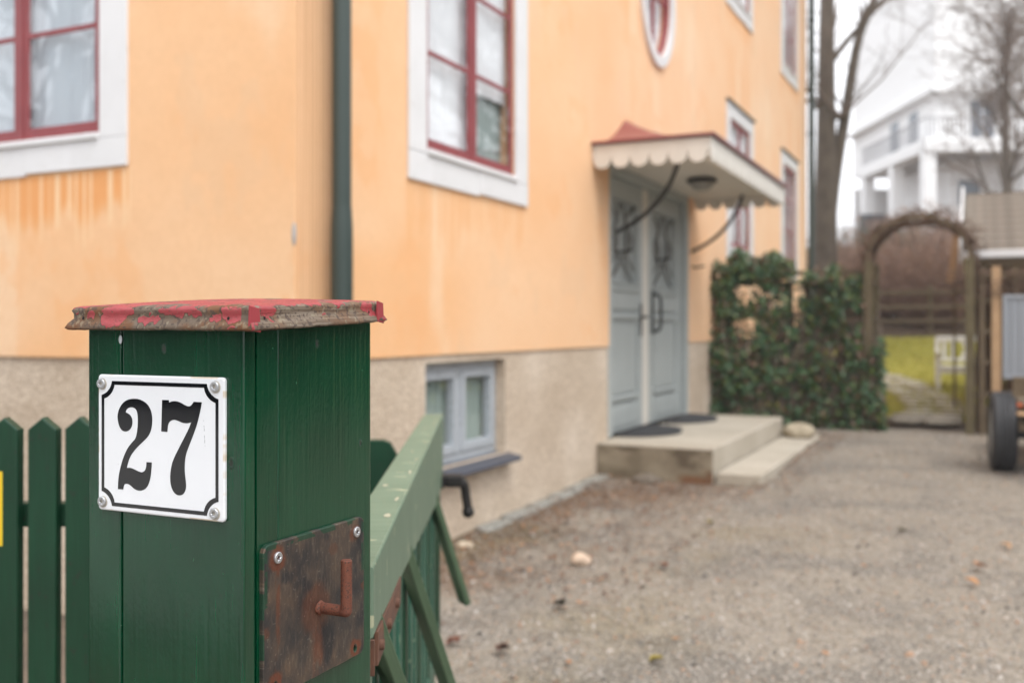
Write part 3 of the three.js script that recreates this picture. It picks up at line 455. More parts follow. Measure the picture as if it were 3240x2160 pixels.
{ // edging stones along the wall foot
  const r = rng(33), gm = stoneMat([156, 154, 146], 9); let z = -5.35, k = 0; const where = ['nearest the gate', 'second from the gate', 'third from the gate', 'fourth from the gate', 'fifth from the gate', 'next to the landing'];
  while (k < 6) { const L = 0.3 + 0.12 * r(); const g = muv(new RoundedBoxGeometry(0.13, 0.12, L - 0.02, 3, 0.03)); const p = g.attributes.position; for (let i = 0; i < p.count; i++) { const n = vn(p.getX(i) * 20 + 40, p.getZ(i) * 9 + 40, 99, 99, 60 + k) - 0.5; p.setY(i, p.getY(i) + n * 0.02); p.setX(i, p.getX(i) + n * 0.02); } g.computeVertexNormals(); g.translate(XF + 0.05, gy(-2.7, z) - 0.03, z - L / 2); tag(mesh('edging_stone', g, gm, scene), `flat grey edging stone at the wall foot, ${where[k]}`, 'stone', 'edging stones along the wall'); z -= L; k++; }
}
{ // single fallen leaves that can be told apart on the gravel
  const spots = [[-1.714, -4.144, 'black curled leaf clump beside the pale stone'], [-1.684, -3.507, 'dark crumpled leaf clump nearest the gate'], [-1.512, -6.077, 'olive moss-brown leaf in mid yard'], [-0.042, -5.267, 'orange leaf at the right, nearer the camera of the pair'], [-0.004, -5.589, 'orange leaf at the right, farther of the pair'], [-1.903, -3.527, 'reddish brown leaf right beside the gate'], [-1.119, -3.63, 'yellow-olive leaf at the bottom of the yard'], [-1.477, -4.978, 'small rust brown leaf behind the pale stone'], [0.125, -6.119, 'tan leaf in front of the trailer wheel'], [-0.424, -6.304, 'dark small leaf in the middle of the gravel']];
  const cols = [[0.05, 0.04, 0.025], [0.08, 0.04, 0.025], [0.16, 0.12, 0.03], [0.42, 0.22, 0.1], [0.4, 0.22, 0.12], [0.16, 0.06, 0.035], [0.26, 0.2, 0.04], [0.2, 0.08, 0.04], [0.42, 0.27, 0.16], [0.1, 0.09, 0.05]];
  const r = rng(44);
  spots.forEach(([X, Z, l], i) => { const parts = []; for (let k = 0; k < (i < 2 ? 4 : 2); k++) { const s = (i < 2 ? 0.075 : 0.07) * (0.7 + r() * 0.5), g = leafGeo(0.6, 1); g.scale(s, s, s * 1.6); g.translate(0, -s / 2, 0); g.rotateX(-Math.PI / 2 + (r() - 0.5) * 1.1); g.rotateY(r() * 6.3); g.translate((r() - 0.5) * 0.03, 0.004 * k, (r() - 0.5) * 0.03); parts.push(g); } const g = mergeGeometries(parts); g.translate(X, gy(X, Z) + 0.022, Z); tag(mesh('fallen_leaf', g, std({ color: lin(...cols[i]), roughness: 0.8, side: THREE.DoubleSide }), scene), l, 'leaf', 'fallen leaves on the gravel'); });
}
console.log('steps done');

// ---------------------------------------------------------------- gate post with its peeling cap
const PX0 = -0.887, PX1 = -0.6695, PZ0 = -0.7901, PZ1 = -1.022;
const post = thing('gate_post', 'dark green boxed wooden gate post with peeling red cap', 'gate post', [0, 0, 0]);
{
  const b = -0.45, t = 1.212, th = 0.02;
  mesh('post_core', box(PX0 + th + 0.001, PX1 - th - 0.001, b, t - 0.01, PZ1 + th + 0.001, PZ0 - th - 0.001), darkIn, post);
  const put = (g, k) => { muv(g, 1, 1, k * 0.37, k * 0.21); return g; };
  const boards = [
    box(PX0, -0.8385, b, t, PZ0 - th, PZ0 - 0.0006, 0.0025), box(-0.8368, PX1 - 0.0005, b, t, PZ0 - th, PZ0, 0.004),
    box(PX1 - th, PX1 - 0.0004, b, t, -0.8424, PZ0 - th - 0.0001), box(PX1 - th, PX1 - 0.0006, b, t, PZ1, -0.8444, 0.003),
    box(PX0, PX0 + th, b, t, PZ1 + th + 0.001, PZ0 - th - 0.0005, 0.002), box(PX0, PX1 - th - 0.001, b, t, PZ1, PZ1 + th, 0.002)];
  boards.forEach((g, k) => mesh('board', put(g, k), postGreen, post));
  // knots and nail heads sunk in the paint
  const knotM = std({ color: lin(0.012, 0.02, 0.012), roughness: 0.6 });
  const dimple = (a, b2) => { const g = new THREE.TorusGeometry(0.0034, 0.0016, 6, 14); g.scale(a, b2, 0.6); return g; };
  for (const [x, y, s] of [[-0.7755, 1.178, 1], [-0.6855, 1.063, 1.1]]) { mesh('knot', dimple(0.8 * s, 1.25 * s).translate(x, y, PZ0 - 0.0002), postGreen, post); mesh('knot', new THREE.CircleGeometry(0.003, 12).scale(0.8 * s, 1.2 * s, 1).translate(x, y, PZ0 + 0.0005), knotM, post); }
  for (const [z, y, s] of [[-0.9125, 1.182, 1], [-0.9985, 1.062, 1]]) { mesh('knot', dimple(0.9 * s, 1.2 * s).rotateY(Math.PI / 2).translate(PX1 - 0.001, y, z), postGreen, post); mesh('knot', new THREE.CircleGeometry(0.003, 12).scale(0.9 * s, 1.2 * s, 1).rotateY(Math.PI / 2).translate(PX1 - 0.0004, y, z), knotM, post); }
  mesh('paint_blob', new THREE.SphereGeometry(0.003, 10, 8).scale(0.8, 1.6, 0.4).translate(-0.8375, 1.1872, PZ0 + 0.0004), std({ color: lin(0.6, 0.65, 0.68), roughness: 0.4 }), post);
}
// cap: each side is a strip from the drip edge up the flared side and over the low hipped top
const bareA = [92, 76, 62], bareB = [112, 100, 88], bareC = [112, 66, 36], redP = [160, 62, 66], redD = [134, 46, 51];
function capTex(seed, L, blobs, woody) {
  const Wt = 1024, Ht = 512, hm = L / 2 * 1.0 + 0.03;
  const mask = new Float32Array(Wt * Ht);
  for (let j = 0; j < Ht; j++) for (let i = 0; i < Wt; i++) {
    const u = (i + 0.5) / Wt, v = (j + 0.5) / Ht, x = u * L, y = v * hm;
    const wx = x + 0.017 * (fbm(u, v, 26, 12, 4, seed) - 0.5), wy = y + 0.011 * (fbm(u, v, 40, 16, 4, seed + 5) - 0.5);
    let m = -1;
    for (const [bx, by, rx, ry] of blobs) m = Math.max(m, 1 - Math.pow(Math.pow(Math.abs(wx / L - bx) / rx, 2.6) + Math.pow(Math.abs(wy / 0.026 - by) / ry, 2.6), 1 / 2.6));
    const top = sst(0.0235, 0.0265, wy + 0.004 * (fbm(u, v, 9, 3, 3, seed + 11) - 0.5));
    const crack = Math.abs(fbm(u, v, 16, 60, 3, seed + 21) - 0.5);
    m = Math.max(m, top > 0.5 ? (crack < 0.014 ? -0.1 : 0.3) - (fbm(u, v, 7, 9, 4, seed + 25) > 0.64 ? 0.6 : 0) : -1);
    if (m > -0.02 && top < 0.5 && Math.abs(fbm(u, v, 70, 50, 2, seed + 14) - 0.5) < 0.012) m = -0.1;
    mask[j * Wt + i] = m > 0 ? 1 : 0;
  }
  const at = (u, v) => mask[Math.min(Ht - 1, Math.floor(v * Ht)) * Wt + Math.min(Wt - 1, Math.floor(u * Wt))];
  const map = colourTex(Wt, Ht, (u, v) => {
    const n = fbm(u, v, 6, 6, 4, seed + 31), g = fbm(u, v, woody ? 5 : 8, woody ? 150 : 60, 3, seed + 33), f = fbm(u, v, 90, 50, 2, seed + 36);
    if (at(u, v)) return mix3(redD, redP, clamp(0.3 + n * 0.9 + (f - 0.5) * 0.5));
    let c = mix3(bareA, woody ? [142, 130, 116] : bareB, clamp(g * 1.5 - 0.3)); c = mix3(c, bareC, (woody ? 0.35 : 0.7) * sst(0.5, 0.7, n)); c = mix3(c, [66, 54, 48], 0.7 * sst(0.56, 0.75, f)); return mix3(c, [150, 142, 120], 0.5 * sst(0.7, 0.8, fbm(u, v, 60, 40, 2, seed + 40)));
  }, false);
  const bump = greyTex(Wt, Ht, (u, v) => 0.35 * fbm(u, v, woody ? 6 : 30, woody ? 150 : 60, 3, seed + 33) + (at(u, v) ? 0.5 + 0.15 * fbm(u, v, 40, 20, 2, seed + 44) : 0), false);
  const rough = greyTex(Wt, Ht, (u, v) => at(u, v) ? 0.42 + 0.2 * fbm(u, v, 20, 20, 2, seed + 50) : 0.85, false);
  return { mat: phy({ map, bumpMap: bump, bumpScale: 0.0011, roughnessMap: rough, roughness: 1 }), hm };
}
{
  const cap = group('cap', post, [-0.773, 1.2025, -0.895]); cap.rotation.set(R(2.6), 0, R(-0.3)); cap.userData.label = 'low hipped cap of bare weathered wood with flaking red paint';
  const hx = 0.12, hz = 0.1145;
  // [outset, height] profile from the drip edge to the top edge, then up the hip
  const prof = [[-0.004, 0.0015], [0.006, 0], [0.0085, 0.002], [0.006, 0.007], [0.0015, 0.012], [0.0015, 0.017], [0.003, 0.0205], [0.001, 0.0238], [-0.004, 0.0252]];
  const strip = (half, other, seed, L) => {
    const n = 70, rows = [...prof]; for (let k = 1; k <= 7; k++) rows.push([-0.004 - (other - 0.004) * k / 7, 0.0252 + 0.005 * Math.sin(k / 7 * Math.PI / 2)]);
    const pos = [], uv = [], idx = []; const hm = L / 2 + 0.03; let len = 0, prev = null;
    rows.forEach((p, j) => {
      if (prev && j > 8) len += Math.hypot(p[0] - prev[0], p[1] - prev[1]); if (j <= 8) len = p[1]; prev = p;
      for (let i = 0; i <= n; i++) {
        const t = i / n * 2 - 1, w = Math.max(0, half + p[0] * half / other * (p[0] < -0.004 ? 1 : other / half));
        const jit = j < 9 ? 1 : 0.4, u = i / n, dn = (fbm(u, j / 20, 14, 5, 3, seed) - 0.5) * 0.0028 * jit, up = (fbm(u, 0.3, 18, 1, 4, seed + 3) - 0.5) * (j < 3 ? 0.0018 : 0.0009) * (j < 10 ? 1 : 0.5);
        const e = j < 9 ? 1 - sst(0.97, 1, Math.abs(t)) : 1;
        pos.push(t * w, p[1] + up * e, other + p[0] + dn * e); uv.push((t * w + L / 2) / L, len / hm);
      }
    });
    const W = n + 1; for (let j = 0; j + 1 < rows.length; j++) for (let i = 0; i < n; i++) { const a = j * W + i, b = a + W; idx.push(a, a + 1, b, a + 1, b + 1, b); }
    const g = new THREE.BufferGeometry(); g.setAttribute('position', new THREE.Float32BufferAttribute(pos, 3)); g.setAttribute('uv', new THREE.Float32BufferAttribute(uv, 2)); g.setIndex(idx); g.computeVertexNormals(); return g;
  };
  const LL = 2 * hx + 0.02, LR = 2 * hz + 0.02;
  const tl = capTex(401, LL, [[0.26, 0.55, 0.05, 0.42], [0.3, 0.8, 0.09, 0.2], [0.63, 0.78, 0.11, 0.19], [0.88, 0.62, 0.055, 0.3], [0.465, 0.42, 0.06, 0.16], [0.14, 0.55, 0.025, 0.15], [0.06, 0.7, 0.012, 0.06], [0.47, 0.72, 0.01, 0.05], [0.8, 0.5, 0.02, 0.12], [0.9, 0.1, 0.02, 0.06]], false);
  const tr = capTex(431, LR, [[0.14, 0.72, 0.055, 0.22], [0.15, 0.38, 0.012, 0.13], [0.85, 0.68, 0.05, 0.24], [0.9, 0.4, 0.04, 0.12], [0.97, 0.5, 0.035, 0.42], [0.52, 0.45, 0.008, 0.05], [0.28, 0.93, 0.05, 0.06], [0.45, 0.95, 0.06, 0.07], [0.64, 0.92, 0.03, 0.16], [0.02, 0.5, 0.02, 0.5], [0.05, 0.33, 0.008, 0.06]], true);
  const s1 = mesh('cap_side', strip(hx, hz, 501, LL), tl.mat, cap); s1.userData.label = 'street side of the cap with large red flakes';
  const s2 = mesh('cap_side', strip(hz, hx, 521, LR), tr.mat, cap); s2.rotation.y = Math.PI / 2; s2.userData.label = 'gate side of the cap, mostly bare grey wood';
  const s3 = mesh('cap_side', strip(hx, hz, 541, LL), tl.mat, cap); s3.rotation.y = Math.PI; const s4 = mesh('cap_side', strip(hz, hx, 561, LR), tr.mat, cap); s4.rotation.y = -Math.PI / 2;
  mesh('cap_underside', box(-hx + 0.014, hx - 0.014, -0.002, 0.006, -hz + 0.012, hz - 0.012), std({ color: lin(0.06, 0.045, 0.035), roughness: 1 }), cap);
  // folded sheet corners and nail holes
  const fold = (x, z, a) => { const g = muv(ext([[0, 0], [0.017, -0.003], [0.016, 0.021], [0.002, 0.024]], 0.0015, 0.0004)); g.rotateY(a); g.translate(x, 0.001, z); return g; };
  const foldM = stdRust();
  mesh('folded_corner', fold(hx + 0.003, hz + 0.0075, Math.PI / 2 + 0.0), foldM, cap); mesh('folded_corner', fold(hx + 0.0068, -hz + 0.013, Math.PI / 2 + 0.12), foldM, cap);
  const hole = std({ color: lin(0.008, 0.007, 0.006), roughness: 1 });
  for (const x of [-0.104, 0.096]) mesh('nail_hole', new THREE.CircleGeometry(0.0018, 10).rotateX(-0.25).translate(x, 0.0125, hz + 0.0045), hole, cap);
  for (const z of [0.098, -0.09]) mesh('nail_hole', new THREE.CircleGeometry(0.0016, 10).rotateY(Math.PI / 2).translate(hx + 0.0042, 0.0122, z), hole, cap);
}
function stdRust() { return std({ map: colourTex(128, 128, (u, v) => mix3(mix3([84, 62, 52], [116, 76, 64], fbm(u, v, 6, 6, 4, 601)), [150, 54, 60], sst(0.52, 0.58, fbm(u, v, 5, 5, 4, 603)))), roughness: 0.8 }); }
{ // latch plate with its bent rod
  const lp = group('latch_plate', post); lp.userData.label = 'rusty steel latch plate with bent rod hook';
  const zc = -0.906, yc = 0.895, w = 0.184, h = 0.162;
  const sh = new THREE.Shape(), r = 0.01, x0 = -w / 2, y0 = -h / 2; sh.moveTo(x0 + r, y0); sh.lineTo(-x0 - r, y0); sh.absarc(-x0 - r, y0 + r, r, -Math.PI / 2, 0); sh.lineTo(-x0, -y0 - r); sh.absarc(-x0 - r, -y0 - r, r, 0, Math.PI / 2); sh.lineTo(x0 + r, -y0); sh.absarc(x0 + r, -y0 - r, r, Math.PI / 2, Math.PI); sh.lineTo(x0, y0 + r); sh.absarc(x0 + r, y0 + r, r, Math.PI, 1.5 * Math.PI);
  const holes = [[0.073, -0.071], [-0.073, -0.068]]; for (const [a, b] of holes) { const p = new THREE.Path(); p.absellipse(a, b, 0.0028, 0.0042, 0, Math.PI * 2); sh.holes.push(p); }
  const g = new THREE.ExtrudeGeometry(sh, { depth: 0.004, bevelEnabled: true, bevelSize: 0.0012, bevelThickness: 0.0012, bevelSegments: 2, bevelOffset: -0.0012, curveSegments: 8 });
  const spots = [[-0.071, 0.065, 0.015, 0.8], [0.074, 0.063, 0.012, 0.6], [0.073, -0.071, 0.013, 1], [-0.073, -0.066, 0.016, 0.9], [-0.004, -0.004, 0.035, 0.5], [0.09, 0.0, 0.006, 0.6], [-0.09, -0.01, 0.007, 0.5], [0.03, 0.055, 0.01, 0.3]];
  const rust = (u, v) => { const x = (u - 0.5) * w, y = (v - 0.5) * h; let k = 0; for (const [a, b, rr, s] of spots) { const d = Math.hypot(x - a, y - b) + 0.012 * (fbm(u, v, 12, 12, 4, 611) - 0.5); k = Math.max(k, s * (1 - sst(rr * 0.55, rr, d))); } const run = Math.abs(x + 0.069 + 0.004 * (fbm(u, v, 3, 6, 2, 614) - 0.5)); k = Math.max(k, 0.6 * (1 - sst(0.001, 0.006, run)) * (y < 0.06 ? 1 : 0) * sst(0.35, 0.6, fbm(u, v, 30, 8, 3, 616))); k = Math.max(k, 0.6 * (1 - sst(0.004, 0.016, Math.abs(x + 0.0 + 0.01 * (fbm(u, v, 3, 5, 2, 618) - 0.5)))) * sst(-0.005, -0.012, y) * sst(0.35, 0.6, fbm(u, v, 16, 6, 3, 619))); return k; };
  const map = colourTex(512, 512, (u, v) => {
    const n = fbm(u, v, 9, 6, 5, 621), s = fbm(u, v, 70, 14, 3, 623), f = fbm(u, v, 60, 60, 2, 625);
    let c = mix3([52, 49, 49], [98, 80, 66], clamp(n * 1.5 - 0.32 + (s - 0.5) * 0.35)); c = mix3(c, [38, 38, 42], 0.75 * sst(0.53, 0.7, fbm(u, v, 5, 4, 5, 627))); c = mix3(c, [118, 108, 94], 0.3 * sst(0.6, 0.8, s));
    c = mix3(c, mix3([116, 60, 36], [98, 54, 40], f), clamp(rust(u, v) * (0.6 + f * 0.7))); if (f > 0.82) c = mix3(c, [150, 142, 128], 0.35);
    const ed = Math.min(v * h, (1 - v) * h, u * w, (1 - u) * w); if (ed < 0.006 && fbm(u, v, 14, 14, 3, 629) > 0.5 && v > 0.5) c = mix3(c, [24, 66, 46], 0.75); return c;
  }, false);
  const bump = greyTex(512, 512, (u, v) => 0.5 * fbm(u, v, 60, 60, 3, 631) + 0.4 * rust(u, v) * fbm(u, v, 40, 40, 2, 633), false);
  const pm = phy({ map, bumpMap: bump, bumpScale: 0.0006, roughness: 0.5, metalness: 0.25 });
  // extruded in the XY plane; turned so that +x runs away from the camera along the post
  fitUV(g, -w / 2, -h / 2, w, h); g.rotateY(Math.PI / 2); g.translate(PX1, yc, zc); mesh('steel_plate', g, pm, lp);
  const Y = yc - 0.006, Z = zc - 0.004;
  const rodM = std({ map: sized(colourTex(256, 256, (u, v) => { const n = fbm(u, v, 6, 6, 4, 641), f = fbm(u, v, 50, 50, 2, 643); return mix3(mix3([96, 54, 42], [122, 72, 52], n), [62, 44, 38], 0.8 * sst(0.6, 0.75, f)); }), 0.06), bumpMap: sized(greyTex(128, 128, (u, v) => fbm(u, v, 24, 24, 3, 645)), 0.06), bumpScale: 0.0003, roughness: 0.7, metalness: 0.15 });
  const rr = 0.0063, pts = [[PX1 + 0.001, Y, Z], [PX1 + 0.02, Y, Z], [PX1 + 0.037, Y, Z]], rod = [tube(pts, rr, 10, 18), new THREE.SphereGeometry(rr, 16, 12).translate(PX1 + 0.04, Y, Z), new THREE.CylinderGeometry(rr, rr, 0.056, 18).translate(PX1 + 0.0405, Y + 0.0275, Z), new THREE.CylinderGeometry(rr * 0.84, rr, 0.0012, 18).translate(PX1 + 0.0405, Y + 0.056, Z), new THREE.CylinderGeometry(rr, rr, 0.006, 18).rotateZ(Math.PI / 2).translate(PX1 + 0.038, Y, Z)];
  mesh('rod_hook', muv(merge(rod)), rodM, lp);
  mesh('weld', muv(rock(21, 0.0085, 0.005, 0.0085)).rotateZ(-Math.PI / 2).translate(PX1 + 0.006, Y - 0.0005, Z), rodM, lp);
  for (const [z, y] of [[-0.836, 0.96], [-0.981, 0.96]]) mesh('screw', screwGeo(0.0062).rotateY(Math.PI / 2).translate(PX1 + 0.0054, y, z), zinc, lp);
}
function screwGeo(r) { // pan head with a star recess, facing +z
  const sh = new THREE.Shape(); sh.absarc(0, 0, r, 0, Math.PI * 2); const st = new THREE.Path(); for (let i = 0; i < 12; i++) { const a = i / 12 * Math.PI * 2, q = r * (i % 2 ? 0.3 : 0.46); i ? st.lineTo(Math.cos(a) * q, Math.sin(a) * q) : st.moveTo(q, 0); } st.closePath(); sh.holes.push(st);
  const head = new THREE.ExtrudeGeometry(sh, { depth: r * 0.18, bevelEnabled: true, bevelSize: r * 0.16, bevelThickness: r * 0.2, bevelSegments: 3, bevelOffset: -r * 0.16, curveSegments: 18 });
  return merge([head, new THREE.CircleGeometry(r * 0.55, 12).translate(0, 0, -r * 0.1)]);
}
{ // enamel number plate
  const t = thing('house_number_sign', 'white enamel sign with black number 27 screwed to the green post', 'sign', [-0.8663, 1.003, PZ0 + 0.0012]);
  const W = 0.1755, H = 0.1465, r = 0.0042;
  const rr = (w, h, q) => { const s = new THREE.Shape(); s.moveTo(q, 0); s.lineTo(w - q, 0); s.absarc(w - q, q, q, -Math.PI / 2, 0); s.lineTo(w, h - q); s.absarc(w - q, h - q, q, 0, Math.PI / 2); s.lineTo(q, h); s.absarc(q, h - q, q, Math.PI / 2, Math.PI); s.lineTo(0, q); s.absarc(q, q, q, Math.PI, 1.5 * Math.PI); return s; };
  const enamelMap = colourTex(512, 512, (u, v) => { let c = [233, 235, 239]; const n = fbm(u, v, 4, 4, 3, 651); c = mix3(c, [224, 226, 230], n * 0.5); const e = Math.min(u, 1 - u, v, 1 - v); if (e < 0.012) c = mix3(c, [206, 190, 168], 0.8 * sst(0.5, 0.75, fbm(u, v, 9, 9, 3, 653))); if (fbm(u, v, 150, 150, 1, 655) > 0.992) c = [150, 150, 150]; const d = Math.abs((u - 0.85) - 0.05 * (0.62 - v)); if (d < 0.0016 && v > 0.52 && v < 0.7 && fbm(u, v, 3, 60, 1, 656) > 0.4) c = [150, 152, 156]; return c; }, false);
  const enamel = phy({ map: enamelMap, roughness: 0.16, clearcoat: 0.6, clearcoatRoughness: 0.06 }), black = phy({ color: lin(0.005, 0.0055, 0.008), roughness: 0.07, clearcoat: 0.3, clearcoatRoughness: 0.04 });
  const g = new THREE.ExtrudeGeometry(rr(W, H, r), { depth: 0.0016, bevelEnabled: true, bevelSize: 0.0022, bevelThickness: 0.0016, bevelSegments: 4, bevelOffset: -0.0022, curveSegments: 8 });
  { const q = g.attributes.position, u = g.attributes.uv; for (let i = 0; i < q.count; i++) u.setXY(i, q.getX(i) / W, q.getY(i) / H); } mesh('plate', g, enamel, t);
  const zt = 0.0033, flat = (a) => { const p = []; for (let i = 0; i < a.length; i += 2) p.push(new THREE.Vector2(a[i] / 1000, a[i + 1] / 1000)); return p; };
  const two = [29, 100.2, 29.7, 105.7, 32.2, 111.2, 37.1, 116.8, 43.6, 120.1, 51.7, 121.3, 59.8, 121.1, 67.7, 118.5, 73.3, 114.6, 76.9, 108.8, 78.4, 101.1, 77.8, 94, 76.2, 88, 72.2, 82.1, 65.8, 77.1, 58.6, 71.7, 52.2, 66, 47.3, 60.4, 44.1, 54.2, 42.1, 47.3, 48, 47.7, 54.4, 45.9, 60.8, 44, 64.8, 43.9, 68.8, 46.2, 70.4, 50.5, 70.7, 55, 77.5, 55.1, 77.1, 48, 75.8, 39.6, 73.4, 32.4, 69.4, 27.5, 63.9, 25, 57.5, 24.7, 52.7, 26.3, 47.9, 29.5, 43.9, 30.9, 39.9, 30.7, 37.8, 28.8, 37, 24.4, 29.8, 24.3, 30.2, 33.1, 31.4, 40.3, 34.3, 50.1, 38.4, 59.9, 44.1, 69.1, 50.6, 75.4, 54.7, 78.6, 57.1, 84.7, 58.5, 94.3, 58.5, 102.7, 57.3, 108.6, 54.1, 111.8, 49.2, 112.7, 44.4, 111.7, 41.1, 109.1, 40.5, 106.5, 42.7, 105.8, 46.8, 104, 49.7, 100.5, 50.3, 95.7, 48.8, 90.9, 45.1, 87.5, 40.2, 86.2, 35.3, 87.3, 31.3, 91.9];
  const seven = [92.5, 121.2, 101.3, 121.3, 101.5, 118.8, 106.2, 120.3, 111.6, 120.6, 117.8, 119.2, 123.8, 116.5, 128.4, 115.5, 132.2, 116.8, 135.3, 120.6, 145.8, 120.5, 143.5, 110.8, 139.5, 97.9, 134.1, 86.1, 128.7, 75.4, 124.8, 67.1, 123.2, 60.1, 122.6, 50.8, 123.7, 41.6, 124.8, 34.8, 124, 29, 120.9, 25.1, 115.9, 23.4, 110.6, 24.6, 106.3, 28.9, 103.9, 35.7, 103.6, 43.8, 105.5, 54.4, 109.5, 62.8, 115.7, 72.4, 122.7, 83.2, 128.9, 92.8, 132.3, 99.9, 126.7, 98.6, 120.6, 98.8, 113.7, 100.9, 108.3, 101.8, 103.7, 100.4, 100.2, 96.8, 99.2, 88.6, 91.4, 88.8];
  const round = (pts) => { const o = [], n = pts.length; for (let i = 0; i < n; i++) { const a = pts[(i + n - 1) % n], b = pts[i], c = pts[(i + 1) % n]; const turn = Math.abs(Math.atan2((b.x - a.x) * (c.y - b.y) - (b.y - a.y) * (c.x - b.x), (b.x - a.x) * (c.x - b.x) + (b.y - a.y) * (c.y - b.y))); if (turn > 0.85) o.push(b); else { o.push(new THREE.Vector2(lerp(b.x, a.x, 0.25), lerp(b.y, a.y, 0.25)), new THREE.Vector2(lerp(b.x, c.x, 0.25), lerp(b.y, c.y, 0.25))); } } return o; };
  const raise = (s) => new THREE.ExtrudeGeometry(s, { depth: 0.0002, bevelEnabled: true, bevelSize: 0.0003, bevelThickness: 0.0003, bevelSegments: 2, curveSegments: 12 }).translate(0, 0, zt - 0.0002);
  mesh('digit', raise(new THREE.Shape(round(flat(two)))), black, t).userData.label = 'black digit 2'; mesh('digit', raise(new THREE.Shape(round(flat(seven)))), black, t).userData.label = 'black digit 7';
  const frame = (x0, x1, y0, y1, q, P) => { P.moveTo(x0 + q, y0); P.lineTo(x1 - q, y0); P.bezierCurveTo(x1 - q + 0.0015, y0 + q * 0.55, x1 - q * 0.45, y0 + q * 0.9, x1, y0 + q); P.lineTo(x1, y1 - q); P.bezierCurveTo(x1 - q * 0.45, y1 - q * 0.9, x1 - q + 0.0015, y1 - q * 0.55, x1 - q, y1); P.lineTo(x0 + q, y1); P.bezierCurveTo(x0 + q - 0.0015, y1 - q * 0.55, x0 + q * 0.45, y1 - q * 0.9, x0, y1 - q); P.lineTo(x0, y0 + q); P.bezierCurveTo(x0 + q * 0.45, y0 + q * 0.9, x0 + q - 0.0015, y0 + q * 0.55, x0 + q, y0); return P; };
  const fs = frame(0.0058, 0.1676, 0.0056, 0.1394, 0.0152, new THREE.Shape()); fs.holes.push(frame(0.0091, 0.1643, 0.0091, 0.1359, 0.0152, new THREE.Path())); mesh('border_line', raise(fs), black, t);
  for (const [x, y] of [[6, 136.5], [163.7, 137], [7.1, 9.3], [163.1, 8.5]]) { const s = mesh('screw', screwGeo(0.0056).translate(x / 1000, y / 1000, 0.0038), zinc, t); mesh('washer', new THREE.CylinderGeometry(0.0062, 0.0064, 0.0012, 20).rotateX(Math.PI / 2).translate(x / 1000 + 0.0005, y / 1000 - 0.0003, 0.0034), std({ color: lin(0.5, 0.46, 0.4), roughness: 0.5, metalness: 0.5 }), s); }
}
console.log('post done');

// ---------------------------------------------------------------- picket fence with its sign
{
  const f = thing('picket_fence', 'dark green pointed picket fence left of the gate post', 'fence', [-0.809, 0, -1.719], R(25.2));
  for (let k = -16; k < 5; k++) {
    const x = -0.9255 + 0.0731 * k, w = 0.0548, y = 1.006 + 0.004 * (hash(k + 19, 3, 5) - 0.5);
    const g = muv(ext([[0, -0.4], [w, -0.4], [w, y], [w / 2, y + 0.023], [0, y]], 0.02, 0.003), 1, 1, k * 0.23, k * 0.4); g.rotateZ((hash(k + 19, 1, 2) - 0.5) * 0.004); g.translate(x, 0, -0.02); mesh('picket', g, fenceGreen, f);
  }
  for (const y of [0.815, 0.12]) mesh('rail', box(-2.1, -0.54, y, y + 0.046, -0.055, -0.021, 0.003), fenceGreen, f);
  const s = thing('warning_sign', 'yellow rectangular sign with pale border on a fence picket', 'sign', [-0.809, 0, -1.719], R(25.2));
  mesh('sign_plate', box(-1.09, -0.9645, 0.776, 0.934, 0.0005, 0.0025, 0.0009), std({ color: lin(0.62, 0.66, 0.74), roughness: 0.35 }), s); mesh('yellow_field', box(-1.083, -0.9715, 0.784, 0.926, 0.0026, 0.0031), std({ color: lin(0.74, 0.52, 0.02), roughness: 0.4 }), s);
}
